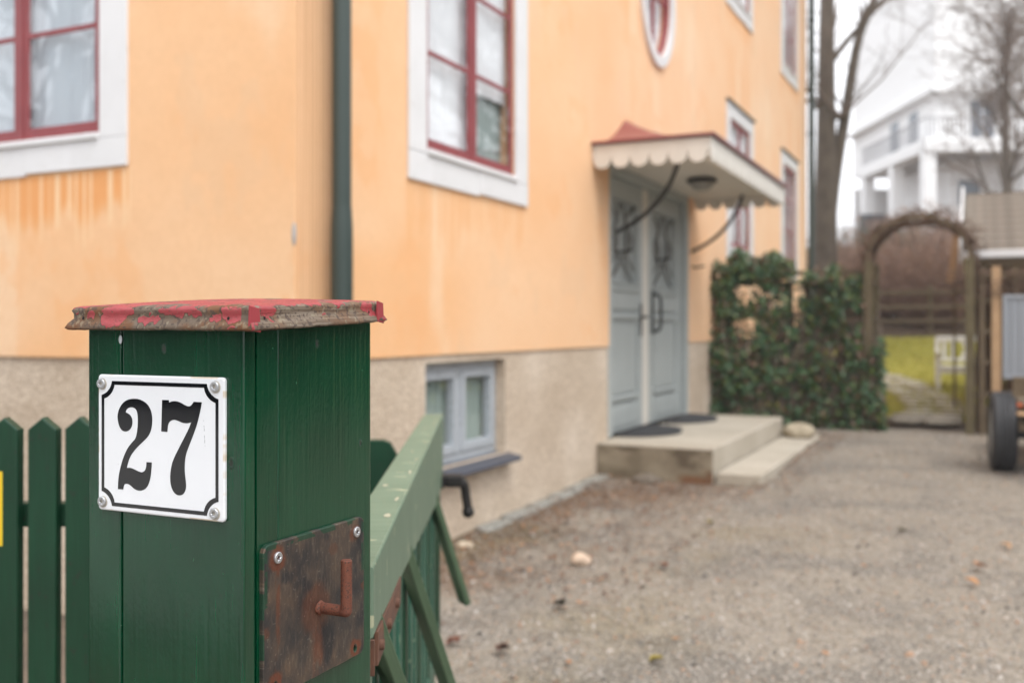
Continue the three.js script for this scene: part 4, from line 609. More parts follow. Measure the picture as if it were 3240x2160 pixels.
// ---------------------------------------------------------------- the open gate leaf
{
  const g = thing('garden_gate', 'weathered pale green wooden gate leaf standing open behind the post', 'gate', [-0.692, 0, -1.053], R(116.9));
  const rail = ext([[0, 0.81], [0.12, 0.803], [1.87, 0.66], [2.06, 0.665], [2.2, 0.72], [2.2, 0.9], [0, 0.9]], 0.058, 0.004); rail.translate(0, 0, -0.058); mesh('top_rail', muv(rail), gateSage, g).userData.label = 'broad pale sage top rail with chipped edge';
  { // paint worn through to the wood along the upper edge
    const r = rng(61), w = []; for (let k = 0; k < 12; k++) { const x = 0.15 + 0.165 * k + 0.06 * r(), L = 0.008 + 0.022 * r() * r(), d = 0.003 + 0.006 * r() * r(), o = []; for (let i = 0; i < 9; i++) { const a = i / 9 * 6.283, q = 0.7 + 0.5 * r(); o.push([Math.cos(a) * L * q, Math.sin(a) * d * q]); } w.push(ext(o, 0.0004).rotateX(-Math.PI / 2).translate(x, 0.9002, k % 3 ? -0.006 - d : -0.012 - 0.035 * r())); }
    mesh('worn_edge', muv(merge(w)), std({ color: lin(0.36, 0.34, 0.24), roughness: 0.9 }), g);
  }
  mesh('bottom_rail', box(0, 2.2, 0.12, 0.2, -0.058, -0.01, 0.004), gateGreen, g);
  mesh('end_stile', box(2.13, 2.19, 0.08, 0.69, -0.055, -0.005, 0.004), fenceGreen, g); mesh('hinge_stile', box(0.01, 0.07, 0.08, 0.8, -0.055, -0.005, 0.004), gateSage, g);
  for (let k = 0; k < 14; k++) { const x = 0.17 + k * 0.142; mesh('picket', box(x, x + 0.06, 0.06, 0.72 + 0.05 * (1 - k / 14), -0.034, -0.012, 0.004), k % 3 === 1 ? fenceGreen : gateGreen, g); }
  // loose diagonal laths, kicked out at the foot
  for (const [a, b] of [[[1.74, 0.72, -0.02], [1.9, 0.33, 0.085]], [[0.66, 0.8, -0.02], [1.02, 0.24, 0.11]], [[0.1, 0.83, -0.02], [0.42, 0.36, 0.085]]]) mesh('lath', bar(a, b, 0.02, 0.045, 0.003, [0.82, 0, -0.57]), gateLath, g);
  const rusty = std({ map: sized(colourTex(128, 128, (u, v) => mix3([74, 58, 52], [128, 84, 62], fbm(u, v, 7, 7, 4, 605))), 0.15), roughness: 0.8, metalness: 0.2 });
  mesh('hinge_strap', merge([box(0.0, 0.36, 0.752, 0.796, 0.0005, 0.006, 0.001).applyMatrix4(new THREE.Matrix4().makeRotationZ(-0.05).setPosition(0, 0.012, 0)), box(-0.006, 0.0, 0.765, 0.81, -0.05, 0.006, 0.001)]), rusty, g);
  for (const x of [0.06, 0.17, 0.3]) mesh('bolt', new THREE.CylinderGeometry(0.007, 0.008, 0.006, 8).rotateX(Math.PI / 2).translate(x, 0.787 - 0.05 * x, 0.009), rusty, g);
  mesh('latch_handle', merge([box(2.09, 2.185, 0.66, 0.70, 0.001, 0.012, 0.003), tube([[2.14, 0.68, 0.005], [2.14, 0.682, 0.05], [2.14, 0.67, 0.075], [2.145, 0.62, 0.085], [2.145, 0.575, 0.092]], 0.016, 24, 10), new THREE.SphereGeometry(0.021, 12, 10).translate(2.145, 0.572, 0.092), box(2.11, 2.17, 0.66, 0.7, 0.012, 0.075, 0.008)]), iron, g);
}
{ // low board screen behind the post
  const b = thing('board_screen', 'dark green board screen with clipped corner behind the gate post', 'screen', [-1.745, -0.1, -2.83], R(25.2));
  const pts = [[-0.13, 0], [-0.002, 0], [-0.002, 0.865], [-0.008, 0.885], [-0.028, 0.921], [-0.05, 0.93], [-0.13, 0.93]];
  mesh('board', muv(ext(pts, 0.022, 0.003)), fenceGreen, b); for (let k = 1; k < 4; k++) mesh('board', box(-0.132 - 0.13 * k, -0.132 - 0.13 * (k - 1) - 0.003, 0, 0.93, 0, 0.022, 0.003), fenceGreen, b);
  for (const y of [0.2, 0.72]) mesh('rail', box(-0.52, -0.02, y, y + 0.07, -0.035, -0.001, 0.003), fenceGreen, b); mesh('stake', box(-0.3, -0.23, -0.3, 0.88, -0.11, -0.036, 0.004), fenceGreen, b);
}
console.log('gate done');

// ---------------------------------------------------------------- trellis with ivy, arbour with vine
{
  const t = thing('trellis', 'weathered wooden trellis between the house and the arbour', 'trellis', [0, 0, 0]);
  for (const x of [-2.7, -2.0, -1.42]) mesh('post', box(x - 0.04, x + 0.04, -0.2, 1.9, -11.84, -11.76, 0.005), oldWood, t);
  for (const y of [0.35, 0.85, 1.35, 1.83]) mesh('rail', box(-2.74, -1.18, y - 0.025, y + 0.025, -11.875, -11.842, 0.004), oldWood, t);
  const r = rng(131), N = 19000, pos = [], iv = thing('ivy', 'dense dark green ivy hedge covering the trellis beside the steps', 'ivy', [0, 0, 0]);
  const shape = new THREE.BufferGeometry(), P = [[0, 0, 0], [0.5, 0.05, 0.06], [0.34, 0.42, 0.1], [0, 1, -0.05], [-0.34, 0.42, 0.1], [-0.5, 0.05, 0.06], [0, 0.4, 0]];
  for (const [a, b, c] of [[0, 1, 6], [1, 2, 6], [2, 3, 6], [3, 4, 6], [4, 5, 6], [5, 0, 6]]) pos.push(...P[a], ...P[b], ...P[c]); shape.setAttribute('position', new THREE.Float32BufferAttribute(pos, 3)); shape.computeVertexNormals();
  const leafM = phy({ color: lin(1, 1, 1), roughness: 0.38, side: THREE.DoubleSide }), im = new THREE.InstancedMesh(shape, leafM, N), m4 = new THREE.Matrix4(), q = new THREE.Quaternion(), e = new THREE.Euler(), c = new THREE.Color();
  const holes = [[-2.47, 1.58, 0.12, 0.12], [-2.42, 1.22, 0.14, 0.08], [-1.93, 1.5, 0.075, 0.22], [-1.3, 1.25, 0.06, 0.2], [-1.45, 0.85, 0.12, 0.09], [-1.28, 0.62, 0.08, 0.06]];
  for (let k = 0; k < N;) {
    const t = r(), X = lerp(-2.76, -0.96, t), top = X < -1.95 ? 1.84 + 0.26 * vn(X * 8 + 50, 1, 99, 99, 7) : X < -1.2 ? 1.6 + 0.3 * vn(X * 8 + 50, 2, 99, 99, 8) : 0.55 + 0.6 * vn(X * 6 + 50, 3, 99, 99, 9), y = 0.02 + (top - 0.02) * Math.pow(r(), 0.85);
    if (holes.some(([a, b, p, s]) => ((X - a) / p) ** 2 + ((y - b) / s) ** 2 < 0.55 + 0.9 * vn(X * 14 + 60, y * 14 + 60, 199, 199, 12)) && r() < 0.93) continue;
    const dens = fbm(X / 8 + 3, y / 8 + 3, 50, 50, 3, 141); if (dens < 0.46 && r() < 0.84) continue;
    const zc = lerp(-11.35, -11.8, sst(-2.76, -1.7, X)), Z = zc + 0.22 * (r() + r() - 1) + 0.1 * (dens - 0.5); const s = 0.03 + 0.045 * r();
    q.setFromEuler(e.set(-0.5 + (r() - 0.5) * 1.6, 0.4 + (r() - 0.5) * 2.2, (r() - 0.5) * 2.6 + Math.PI)); m4.compose(new THREE.Vector3(X, y + s * 0.5, Z), q, new THREE.Vector3(s, s, s)); im.setMatrixAt(k, m4);
    const w = r(), v = r(); im.setColorAt(k, w < 0.16 ? c.setRGB(0.15, 0.08, 0.045) : w < 0.36 ? c.setRGB(0.1, 0.13, 0.028) : c.setRGB(lerp(0.025, 0.07, v), lerp(0.065, 0.14, v), lerp(0.025, 0.055, v))); k++;
  }
  im.name = 'foliage'; im.userData.kind = 'stuff'; shade(im); iv.add(im);
  const stems = []; for (let i = 0; i < 260; i++) { const x = lerp(-2.72, -1.1, r()), zc = lerp(-11.4, -11.8, sst(-2.76, -1.7, x)), p = []; let X = x, Z = zc + (r() - 0.5) * 0.16, y = 0; const n = 6 + Math.floor(r() * 5); for (let k = 0; k < n; k++) { p.push(new THREE.Vector3(X, y, Z)); y += 0.12 + r() * 0.12; X = clamp(X + (r() - 0.5) * 0.16, -2.74, -1.0); Z += (r() - 0.5) * 0.06; } stems.push(limb(p, p.map((_, k) => lerp(0.009, 0.003, k / n)), 5)); }
  const sm = mesh('stems', merge(stems), twigMat, iv); sm.userData.kind = 'stuff';
}
{
  const a = thing('arbour', 'rounded wooden garden arbour with mossy posts leading to the lawn', 'arbour', [0, 0, 0]);
  for (const [x, z] of [[-1.136, -11.75], [-0.1, -11.75], [-1.12, -12.4], [-0.1, -12.4]]) mesh('post', box(x - 0.045, x + 0.045, -0.3, 1.94, z - 0.045, z + 0.045, 0.006), mossWood, a);
  for (const z of [-11.75, -12.4]) { const o = [], i2 = []; for (let k = 0; k <= 20; k++) { const t = Math.PI * k / 20; o.push([-0.618 + Math.cos(t) * 0.55, 1.941 + Math.sin(t) * 0.49]); i2.push([-0.618 + Math.cos(t) * 0.505, 1.941 + Math.sin(t) * 0.45]); } mesh('arch', muv(ext([...o, ...i2.reverse()], 0.05, 0.004).translate(0, 0, z - 0.025)), oldWood, a); }
  for (let k = 0; k < 6; k++) { const t = Math.PI * (0.12 + 0.76 * k / 5), x = -0.618 + Math.cos(t) * 0.572, y = 1.95 + Math.sin(t) * 0.505; mesh('arch_slat', box(x - 0.02, x + 0.02, y - 0.012, y + 0.012, -12.45, -11.7, 0.004), oldWood, a); }
  for (const x of [-1.12, -0.1]) for (const y of [0.4, 0.85, 1.3, 1.72]) mesh('side_rung', box(x - 0.015, x + 0.015, y - 0.02, y + 0.02, -12.352, -11.798, 0.004), oldWood, a);
  // bare climbing rose over the arch
  const v = thing('climbing_vine', 'tangled bare brown vine lying over the arbour arch', 'vine', [0, 0, 0]), r = rng(151), tw = [];
  for (let i = 0; i < 300; i++) { const t0 = r() * Math.PI, p = []; let t = t0, rad = -0.045 + 0.075 * r(), z = -12.45 + 0.8 * r(); const n = 7, dir = (r() - 0.5) * 0.5, kick = r() < 0.2 ? 0.06 : 0.0; for (let k = 0; k < n; k++) { p.push(new THREE.Vector3(-0.618 + Math.cos(t) * (0.57 + rad), 1.94 + Math.sin(t) * (0.49 + rad) - 0.02, z)); t = clamp(t + dir * 0.35 + (r() - 0.5) * 0.12, -0.25, Math.PI + 0.25); rad += (r() - 0.4) * 0.03 + kick * 0.4; z += (r() - 0.5) * 0.08; } tw.push(limb(p, p.map((_, k) => lerp(0.009, 0.003, k / n)), 4)); }
  for (let i = 0; i < 8; i++) { const left = i % 2, x = left ? -1.14 : -0.06, p = []; let X = x + (r() - 0.5) * 0.1, Z = -11.75 + (r() - 0.5) * 0.3, y = 0; for (let k = 0; k < 10; k++) { p.push(new THREE.Vector3(X, y, Z)); y += 0.22; X = lerp(X, x, 0.3) + (r() - 0.5) * 0.07; Z += (r() - 0.5) * 0.06; } tw.push(limb(p, p.map((_, k) => 0.009 - 0.0005 * k), 5)); }
  mesh('stems', merge(tw), vineTwig, v).userData.kind = 'stuff';
  const lg = leafGeo(0.6, 1), N = 260, im = new THREE.InstancedMesh(lg, std({ color: lin(1, 1, 1), roughness: 0.9, side: THREE.DoubleSide }), N), m4 = new THREE.Matrix4(), q = new THREE.Quaternion(), e = new THREE.Euler(), c = new THREE.Color();
  for (let k = 0; k < N; k++) { const t = r() * Math.PI, ra = -0.03 + r() * 0.12; q.setFromEuler(e.set(r() * 6, r() * 6, r() * 6)); const s = 0.02 + 0.025 * r(); m4.compose(new THREE.Vector3(-0.618 + Math.cos(t) * (0.55 + ra), 1.93 + Math.sin(t) * (0.47 + ra), -12.45 + r() * 0.8), q, new THREE.Vector3(s, s, s)); im.setMatrixAt(k, m4); const w = r(); im.setColorAt(k, c.setRGB(lerp(0.1, 0.24, w), lerp(0.05, 0.12, w), lerp(0.03, 0.07, w))); }
  im.name = 'dead_leaves'; im.userData.kind = 'stuff'; shade(im); v.add(im);
  // lattice screen right of the arbour
  const l = thing('lattice_screen', 'pale wooden ladder lattice right of the arbour', 'lattice', [0, 0, 0]);
  for (const y of [0.48, 0.832, 1.158, 1.484, 1.75]) mesh('rung', box(-0.05, 0.95, y - 0.028, y + 0.028, -11.815, -11.79, 0.004), oldWood, l);
  for (const x of [0.02, 0.34, 0.62, 0.9]) mesh('upright', box(x - 0.025, x + 0.025, 0, 1.84, -11.79 + 0.001, -11.76, 0.004), oldWood, l);
  mesh('board', box(0.11, 0.2, 0.3, 1.85, -11.788, -11.764, 0.004), tanWood, l); mesh('base_board', box(-0.05, 0.95, 0.06, 0.36, -11.85, -11.816, 0.004), oldWood, l);
  const v2 = thing('climbing_vine', 'bare brown vine strands trailing over the lattice beam', 'vine', [0, 0, 0]), tw2 = []; for (let i = 0; i < 90; i++) { const p = []; let X = -0.1 + r() * 1.2, y = 1.55 + r() * 0.32, Z = -11.8 + (r() - 0.5) * 0.2; const d = r() < 0.5 ? 1 : -1; for (let k = 0; k < 7; k++) { p.push(new THREE.Vector3(X, y, Z)); X += d * 0.07; y = clamp(y + (r() - 0.54) * 0.08, 1.45, 1.95); Z += (r() - 0.5) * 0.05; } tw2.push(limb(p, p.map((_, k) => 0.007 - 0.0006 * k), 4)); } mesh('stems', merge(tw2), vineTwig, v2).userData.kind = 'stuff';
}
console.log('arbour done');

// ---------------------------------------------------------------- garden: path, bench, fence, shed, plank
{
  const path = tag(group('garden_path', scene), 'path of flat pale flagstones winding across the lawn', null, null, 'structure'), r = rng(171), ms = [stoneMat([196, 188, 172], 21), stoneMat([178, 168, 152], 22), stoneMat([208, 202, 188], 23)];
  const cv = new THREE.CatmullRomCurve3([[-0.6, -12.1], [-0.5, -13.6], [-0.78, -15.4], [-1.15, -16.7], [-1.7, -17.5], [-2.5, -18.1]].map(p => new THREE.Vector3(p[0], 0, p[1])));
  for (let k = 0; k < 17; k++) for (let j = 0; j < 2; j++) { const t = (k + 0.5) / 17, c = cv.getPoint(t), d = cv.getTangent(t), n = new THREE.Vector3(d.z, 0, -d.x), w = 0.36 + r() * 0.06, h = 0.44, off = (j - 0.5) * 0.36 + (r() - 0.5) * 0.06, o = []; for (let i = 0; i < 7; i++) { const a = i / 7 * Math.PI * 2 + r() * 0.4; o.push([Math.cos(a) * w * 0.56 * (0.85 + r() * 0.25), Math.sin(a) * h * 0.5 * (0.85 + r() * 0.25)]); } const g = muv(ext(o, 0.03, 0.008)); g.rotateX(-Math.PI / 2); g.rotateY(Math.atan2(d.x, d.z)); const X = c.x + n.x * off, Z = c.z + n.z * off; g.translate(X, gy(X, Z) + 0.045 + r() * 0.01, Z); mesh('flagstone', g, ms[(k * 2 + j) % 3], path); }
}
{
  const b = thing('garden_bench', 'white painted wooden garden bench on the lawn behind the arbour', 'bench', [0.02, gy(0, -16.35) - 0.03, -16.4], R(4));
  const wm = std({ color: lin(0.7, 0.69, 0.66), roughness: 0.55 });
  for (const x of [-0.6, 0.6]) { mesh('leg', box(x - 0.03, x + 0.03, -0.1, 0.62, 0.2, 0.26, 0.005), wm, b); mesh('leg', bar([x, -0.1, -0.24], [x, 0.86, -0.32], 0.06, 0.055, 0.005, [0, 0, 1]), wm, b); mesh('armrest', box(x - 0.035, x + 0.035, 0.62, 0.66, -0.28, 0.3, 0.01), wm, b); mesh('side_rail', box(x - 0.02, x + 0.02, 0.16, 0.21, -0.25, 0.21, 0.004), wm, b); }
  for (let k = 0; k < 5; k++) mesh('seat_slat', box(-0.57, 0.57, 0.41, 0.44, -0.24 + k * 0.1, -0.16 + k * 0.1, 0.006), wm, b);
  mesh('apron', box(-0.57, 0.57, 0.33, 0.405, 0.21, 0.235, 0.004), wm, b);
  mesh('back_rail', box(-0.62, 0.62, 0.8, 0.88, -0.335, -0.285, 0.012), wm, b); mesh('back_rail', box(-0.57, 0.57, 0.5, 0.55, -0.3, -0.265, 0.006), wm, b);
  for (let k = 0; k < 9; k++) { const x = -0.5 + k * 0.125; mesh('back_slat', bar([x, 0.55, -0.284], [k % 4 === 2 ? x + 0.11 : k % 4 === 3 ? x - 0.11 : x, 0.8, -0.305], 0.05, 0.016, 0.003, [0, 0, 1]), wm, b); }
}
{
  const f = thing('garden_fence', 'old brown rail fence at the far edge of the lawn', 'fence', [0, 0, 0]);
  for (let x = -5; x < 3.1; x += 1.35) mesh('post', box(x - 0.06, x + 0.06, gy(x, -22.7) - 0.3, gy(x, -22.7) + 1.05, -22.78, -22.66, 0.008), oldWood, f);
  for (const h of [0.28, 0.58, 0.88]) mesh('rail', bar([-5.1, gy(0, -22.7) + h, -22.63], [3.1, gy(0, -22.7) + h + 0.03, -22.63], 0.045, 0.1, 0.006), oldWood, f);
  const s = thing('garden_shelter', 'small lattice sided shelter with shingled roof and white barge board', 'shelter', [-0.1, 0, -11.98]);
  const sw = std({ map: sized(colourTex(256, 256, (u, v) => mix3([104, 82, 64], [136, 110, 86], fbm(u, v, 40, 4, 3, 701))), 1.2), roughness: 0.9 }), sr = std({ map: sized(colourTex(512, 512, (u, v) => mix3(mix3([104, 95, 85], [142, 131, 119], fbm(u, v, 30, 30, 3, 711)), [92, 82, 72], 0.5 * sst(0.6, 0.75, fbm(u, v, 24, 8, 2, 713)))), 1.8), roughness: 0.95 });
  for (let k = 0; k < 17; k++) mesh('wall_board', box(0.1 + k * 0.155, 0.1 + k * 0.155 + 0.148, 0, 2.0, -3.32, -3.3 + (k % 2) * 0.012), sw, s);
  for (const x of [0.06, 1.3, 2.6]) { mesh('corner_post', box(x, x + 0.09, -0.1, 1.98, -0.1, -0.01, 0.006), oldWood, s); mesh('corner_post', box(x, x + 0.09, -0.1, 1.98, -3.28, -3.19, 0.006), oldWood, s); }
  for (const y of [0.25, 0.7, 1.15, 1.6]) mesh('side_board', box(0.065, 0.09, y, y + 0.2, -3.18, -0.11, 0.004), sw, s);
  mesh('gable_board', muv(ext([[0.1, 2.0], [3.3, 2.0], [1.75, 2.78]], 0.03).rotateY(Math.PI / 2).translate(0.06, 0, 0)), sw, s);
  const slope = (z0, y0, z1, y1, t) => { const o = []; for (let k = 0; k < 9; k++) { const a = k / 9, b = (k + 1.12) / 9; o.push([lerp(z0, z1, a), lerp(y0, y1, a) + 0.009, lerp(z0, z1, b), lerp(y0, y1, b)]); } return o.map(q => bar([1.36, q[1], q[0]], [1.36, q[3], q[2]], 2.86, 0.012, 0.003, [0, 0, 1])); };
  for (const [a, b] of [[0.12, 2.0], [-3.62, 2.0]]) for (const g of slope(a, b, -1.75, 2.86)) mesh('shingle_row', g, sr, s);
  const bb = std({ color: lin(0.72, 0.72, 0.72), roughness: 0.6 });
  mesh('barge_board', bar([-0.095, 1.97, 0.15], [-0.095, 2.9, -1.76], 0.15, 0.028, 0.004, [1, 0, 0]), bb, s); mesh('barge_board', bar([-0.095, 1.97, -3.66], [-0.095, 2.9, -1.78], 0.15, 0.028, 0.004, [1, 0, 0]), bb, s);
  mesh('fascia', box(-0.07, 2.8, 1.95, 2.03, 0.125, 0.15, 0.005), whitePaint, s); mesh('eave_beam', box(-0.05, 2.78, 1.87, 1.945, 0.0, 0.1, 0.005), oldWood, s);
  const p = thing('leaning_plank', 'pale tan plank slanting inside the arbour opening', 'plank', [0, 0, 0]); mesh('plank', bar([-0.34, 1.75, -13.6], [-0.24, 2.5, -13.7], 0.085, 0.025, 0.004, [0, 0, 1]), tanWood, p); mesh('plank_pole', bar([-0.29, 0.1, -13.66], [-0.29, 2.4, -13.72], 0.03, 0.03, 0.004, [0, 0, 1]), oldWood, p);
}
// ---------------------------------------------------------------- trailer
{
  const t = thing('car_trailer', 'grey box trailer parked at the right edge with black tyre', 'trailer', [0.165, 0.03, -9.05], R(3));
  const rub = std({ color: lin(0.035, 0.036, 0.04), roughness: 0.62 }), grey = std({ color: lin(0.3, 0.32, 0.35), roughness: 0.45, metalness: 0.2 });
  const wheel = (x0, nm) => {
    const w = group('wheel', t); w.position.set(x0, 0.325, 0); const R0 = 0.325, pr = [[0.2, -0.075], [0.235, -0.092], [0.285, -0.094], [0.312, -0.08], [R0 - 0.003, -0.066], [R0, -0.05], [R0, -0.034], [R0 - 0.009, -0.032], [R0 - 0.009, -0.026], [R0 + 0.001, -0.024], [R0 + 0.001, -0.004], [R0 - 0.008, -0.003], [R0 - 0.008, 0.003], [R0 + 0.001, 0.004], [R0 + 0.001, 0.024], [R0 - 0.009, 0.026], [R0 - 0.009, 0.032], [R0, 0.034], [R0, 0.05], [R0 - 0.003, 0.066], [0.312, 0.08], [0.285, 0.094], [0.235, 0.092], [0.2, 0.075], [0.2, -0.075]];
    mesh('tyre', new THREE.LatheGeometry(pr.map(p => new THREE.Vector2(...p)), 56).rotateZ(Math.PI / 2), rub, w);
    mesh('rim', new THREE.LatheGeometry([[0.0, 0.03], [0.06, 0.045], [0.08, 0.02], [0.15, 0.03], [0.17, 0.06], [0.2, 0.078], [0.208, 0.082], [0.204, 0.07], [0.19, 0], [0.19, -0.07]].map(p => new THREE.Vector2(...p)), 40).rotateZ(Math.PI / 2), zinc, w);
    for (let k = 0; k < 5; k++) { const a = k / 5 * 6.283; mesh('wheel_bolt', new THREE.CylinderGeometry(0.011, 0.011, 0.02, 6).rotateZ(Math.PI / 2).translate(-0.04, Math.cos(a) * 0.055, Math.sin(a) * 0.055), darkMetal, w); }
  };
  wheel(0); wheel(1.62);
  mesh('axle', new THREE.CylinderGeometry(0.03, 0.03, 1.5, 12).rotateZ(Math.PI / 2).translate(0.81, 0.3, 0), darkMetal, t);
  const mg = []; for (let k = 0; k < 12; k++) { const a = 0.45 + k / 12 * 1.9, b = 0.45 + (k + 1) / 12 * 1.9; mg.push(bar([0.02, 0.325 + Math.sin(a) * 0.39, Math.cos(a) * 0.39], [0.02, 0.325 + Math.sin(b) * 0.39, Math.cos(b) * 0.39], 0.21, 0.012, 0.002, [1, 0, 0])); }
  mesh('bed', box(0.14, 1.48, 0.5, 0.56, -1.6, 0.5, 0.004), oldWood, t); mesh('chassis_beam', box(0.16, 0.24, 0.38, 0.499, -1.6, 0.45, 0.006), darkMetal, t); mesh('chassis_beam', box(1.38, 1.46, 0.38, 0.499, -1.6, 0.45, 0.006), darkMetal, t);
  mesh('light_bar', bar([0.06, 0.515, 0.55], [1.5, 0.46, 0.55], 0.03, 0.075, 0.006, [0, 0, 1]), tanWood, t); mesh('tail_lamp', box(0.06, 0.1, 0.565, 0.595, 0.52, 0.55, 0.008), phy({ color: lin(0.55, 0.13, 0.04), roughness: 0.25, clearcoat: 0.5 }), t);
  for (let k = 0; k < 3; k++) mesh('drop_board', box(0.06, 1.5, 0.62 + k * 0.055, 0.67 + k * 0.055, 0.16, 0.185, 0.004), oldWood, t);
  mesh('side_frame', merge([box(-0.01, 0.02, 0.78, 1.4, 0.15, 0.18, 0.004), box(1.48, 1.51, 0.78, 1.4, 0.15, 0.18, 0.004), box(-0.01, 1.51, 1.4, 1.43, 0.15, 0.18, 0.004), box(-0.01, 1.51, 0.76, 0.79, 0.15, 0.18, 0.004)]), grey, t);
  mesh('end_panel', box(0.02, 1.48, 0.79, 1.4, 0.158, 0.164), grey, t); for (let k = 0; k < 24; k++) mesh('panel_rib', box(0.05 + k * 0.06, 0.072 + k * 0.06, 0.79, 1.4, 0.164, 0.172, 0.003), grey, t);
  mesh('side_panel', box(1.49, 1.5, 0.79, 1.4, -1.6, 0.149), grey, t); mesh('stake', box(0.2, 0.25, 0.6, 0.92, 0.19, 0.22, 0.004), darkMetal, t);
}
console.log('garden done');

// ---------------------------------------------------------------- trees and shrubs
function bareTree(seed, base, H, R0, o = {}) {
  const r = rng(seed), thick = [], fine = [], V = (x, y, z) => new THREE.Vector3(x, y, z);
  const grow = (p, dir, len, rad, level) => {
    const n = level === 0 ? 12 : level === 1 ? 8 : 5, pts = [p.clone()], rs = [rad]; let d = dir.clone(), c = p.clone();
    for (let i = 1; i <= n; i++) { d.add(V((r() - 0.5), (r() - 0.42) * 0.6 + (level > 1 ? -0.04 : 0.05), (r() - 0.5)).multiplyScalar((level ? 0.34 : 0.1) * (o.wild || 1))).normalize(); c = c.clone().addScaledVector(d, len / n); pts.push(c); rs.push(Math.max(o.min ?? 0.004, rad * (1 - (level ? 0.8 : 0.62) * i / n))); }
    (level < 2 ? thick : fine).push(limb(pts, rs, level === 0 ? 12 : level === 1 ? 7 : level === 2 ? 5 : 3));
    if (level >= (o.levels ?? 4)) return;
    const kids = level === 0 ? (o.k0 ?? 11) : level === 1 ? 8 : level === 2 ? (o.k2 ?? 6) : (o.k3 ?? 4);
    for (let k = 0; k < kids; k++) { const t = level === 0 ? lerp(o.low ?? 0.3, 1, (k + r() * 0.6) / kids) : lerp(0.2, 1, (k + r()) / kids), i = Math.min(n, Math.max(1, Math.round(t * n))), az = r() * Math.PI * 2, tilt = 0.5 + r() * 0.6, ax = V(Math.cos(az), r() * 0.6 - (level > 1 ? 0.25 : 0), Math.sin(az)).normalize(), nd = pts[i].clone().sub(pts[i - 1]).normalize().multiplyScalar(Math.cos(tilt)).addScaledVector(ax, Math.sin(tilt)).normalize(); grow(pts[i], nd, len * (level === 0 ? 0.5 : 0.55) * (0.7 + r() * 0.5) * (level ? 1 : 1.15 - 0.5 * t), rs[i] * (level === 0 ? 0.5 : 0.55), level + 1); }
  };
  if (o.paths) for (const [pts, ra, rb] of o.paths) { const c = new THREE.CatmullRomCurve3(pts.map(p => V(...p))), q = c.getPoints(20); thick.push(limb(q, q.map((_, i) => lerp(ra, rb, i / 20)), 12)); for (let k = 0; k < 5; k++) { const i = 9 + Math.floor(r() * 11); grow(q[i], V(r() - 0.5, 0.3, r() - 0.5).normalize(), 2.2 * (0.6 + r()), rb * 0.6, 2); } }
  else grow(V(...base), V((o.lean || [0, 0])[0], 1, (o.lean || [0, 0])[1]).normalize(), H, R0, 0);
  return [merge(thick), merge(fine)];
}
function tree(label, args, grp = 'bare trees around the garden') { const t = thing('bare_tree', label, 'tree', [0, 0, 0], 0, grp), [a, b] = bareTree(...args); mesh('trunk', a, bark, t); const c = mesh('crown', b, twigMat, t); c.userData.kind = 'stuff'; return t; }
tree('tall bare forked tree behind the far corner of the house', [801, null, 0, 0, { levels: 4, paths: [[[[-3.3, 1.2, -23.9], [-3.25, 3, -23.9], [-3.22, 5.5, -23.9], [-3.2, 8.8, -23.9], [-3.1, 12, -23.9]], 0.34, 0.1], [[[-3.2, 2.7, -23.9], [-3.08, 4.3, -23.95], [-2.8, 6.25, -24.1], [-2.52, 7.95, -24.2], [-2.2, 8.8, -24.3], [-1.9, 11, -24.4]], 0.16, 0.06], [[[-3.2, 7.2, -23.9], [-2.8, 7.8, -24.1], [-2.3, 8.4, -24.3], [-1.7, 9.2, -24.5]], 0.08, 0.04], [[[-3.2, 6.2, -23.9], [-2.95, 6.0, -23.8], [-2.75, 6.1, -24]], 0.06, 0.05]] }]);
tree('large bare tree with spreading crown on the bank behind the shelter', [811, [3.4, gy(3.4, -26.8) - 0.2, -26.8], 9.5, 0.3, { low: 0.2, k0: 16, levels: 4, k2: 7, k3: 6, min: 0.007, lean: [-0.08, 0.05] }]);
tree('bare tree before the white house, right of its porch corner', [821, [0.9, gy(0.9, -37) - 0.2, -37], 8, 0.2, { low: 0.15, k0: 13, levels: 4, k2: 6, k3: 4, min: 0.008 }]);
tree('bare tree with low spreading twigs at the right edge, behind the shelter', [861, [2.7, gy(2.7, -18.7) - 0.2, -18.7], 9, 0.26, { low: 0.25, k0: 18, levels: 4, k2: 8, k3: 6, min: 0.0065, lean: [-0.05, 0.02] }]);
// trees that stand outside the picture and show in the window panes
tree('bare tree on the slope far right of the yard', [831, [9, gy(9, -19) - 0.2, -19], 10, 0.28, { low: 0.15, k0: 13, levels: 3 }]);
tree('bare tree across the street on the left', [841, [-15, -0.6, 5.5], 10, 0.3, { low: 0.15, k0: 14, levels: 3 }]);
tree('bare tree across the street behind the photographer', [851, [-9, -0.6, 9.5], 10, 0.3, { low: 0.15, k0: 14, levels: 3 }]);

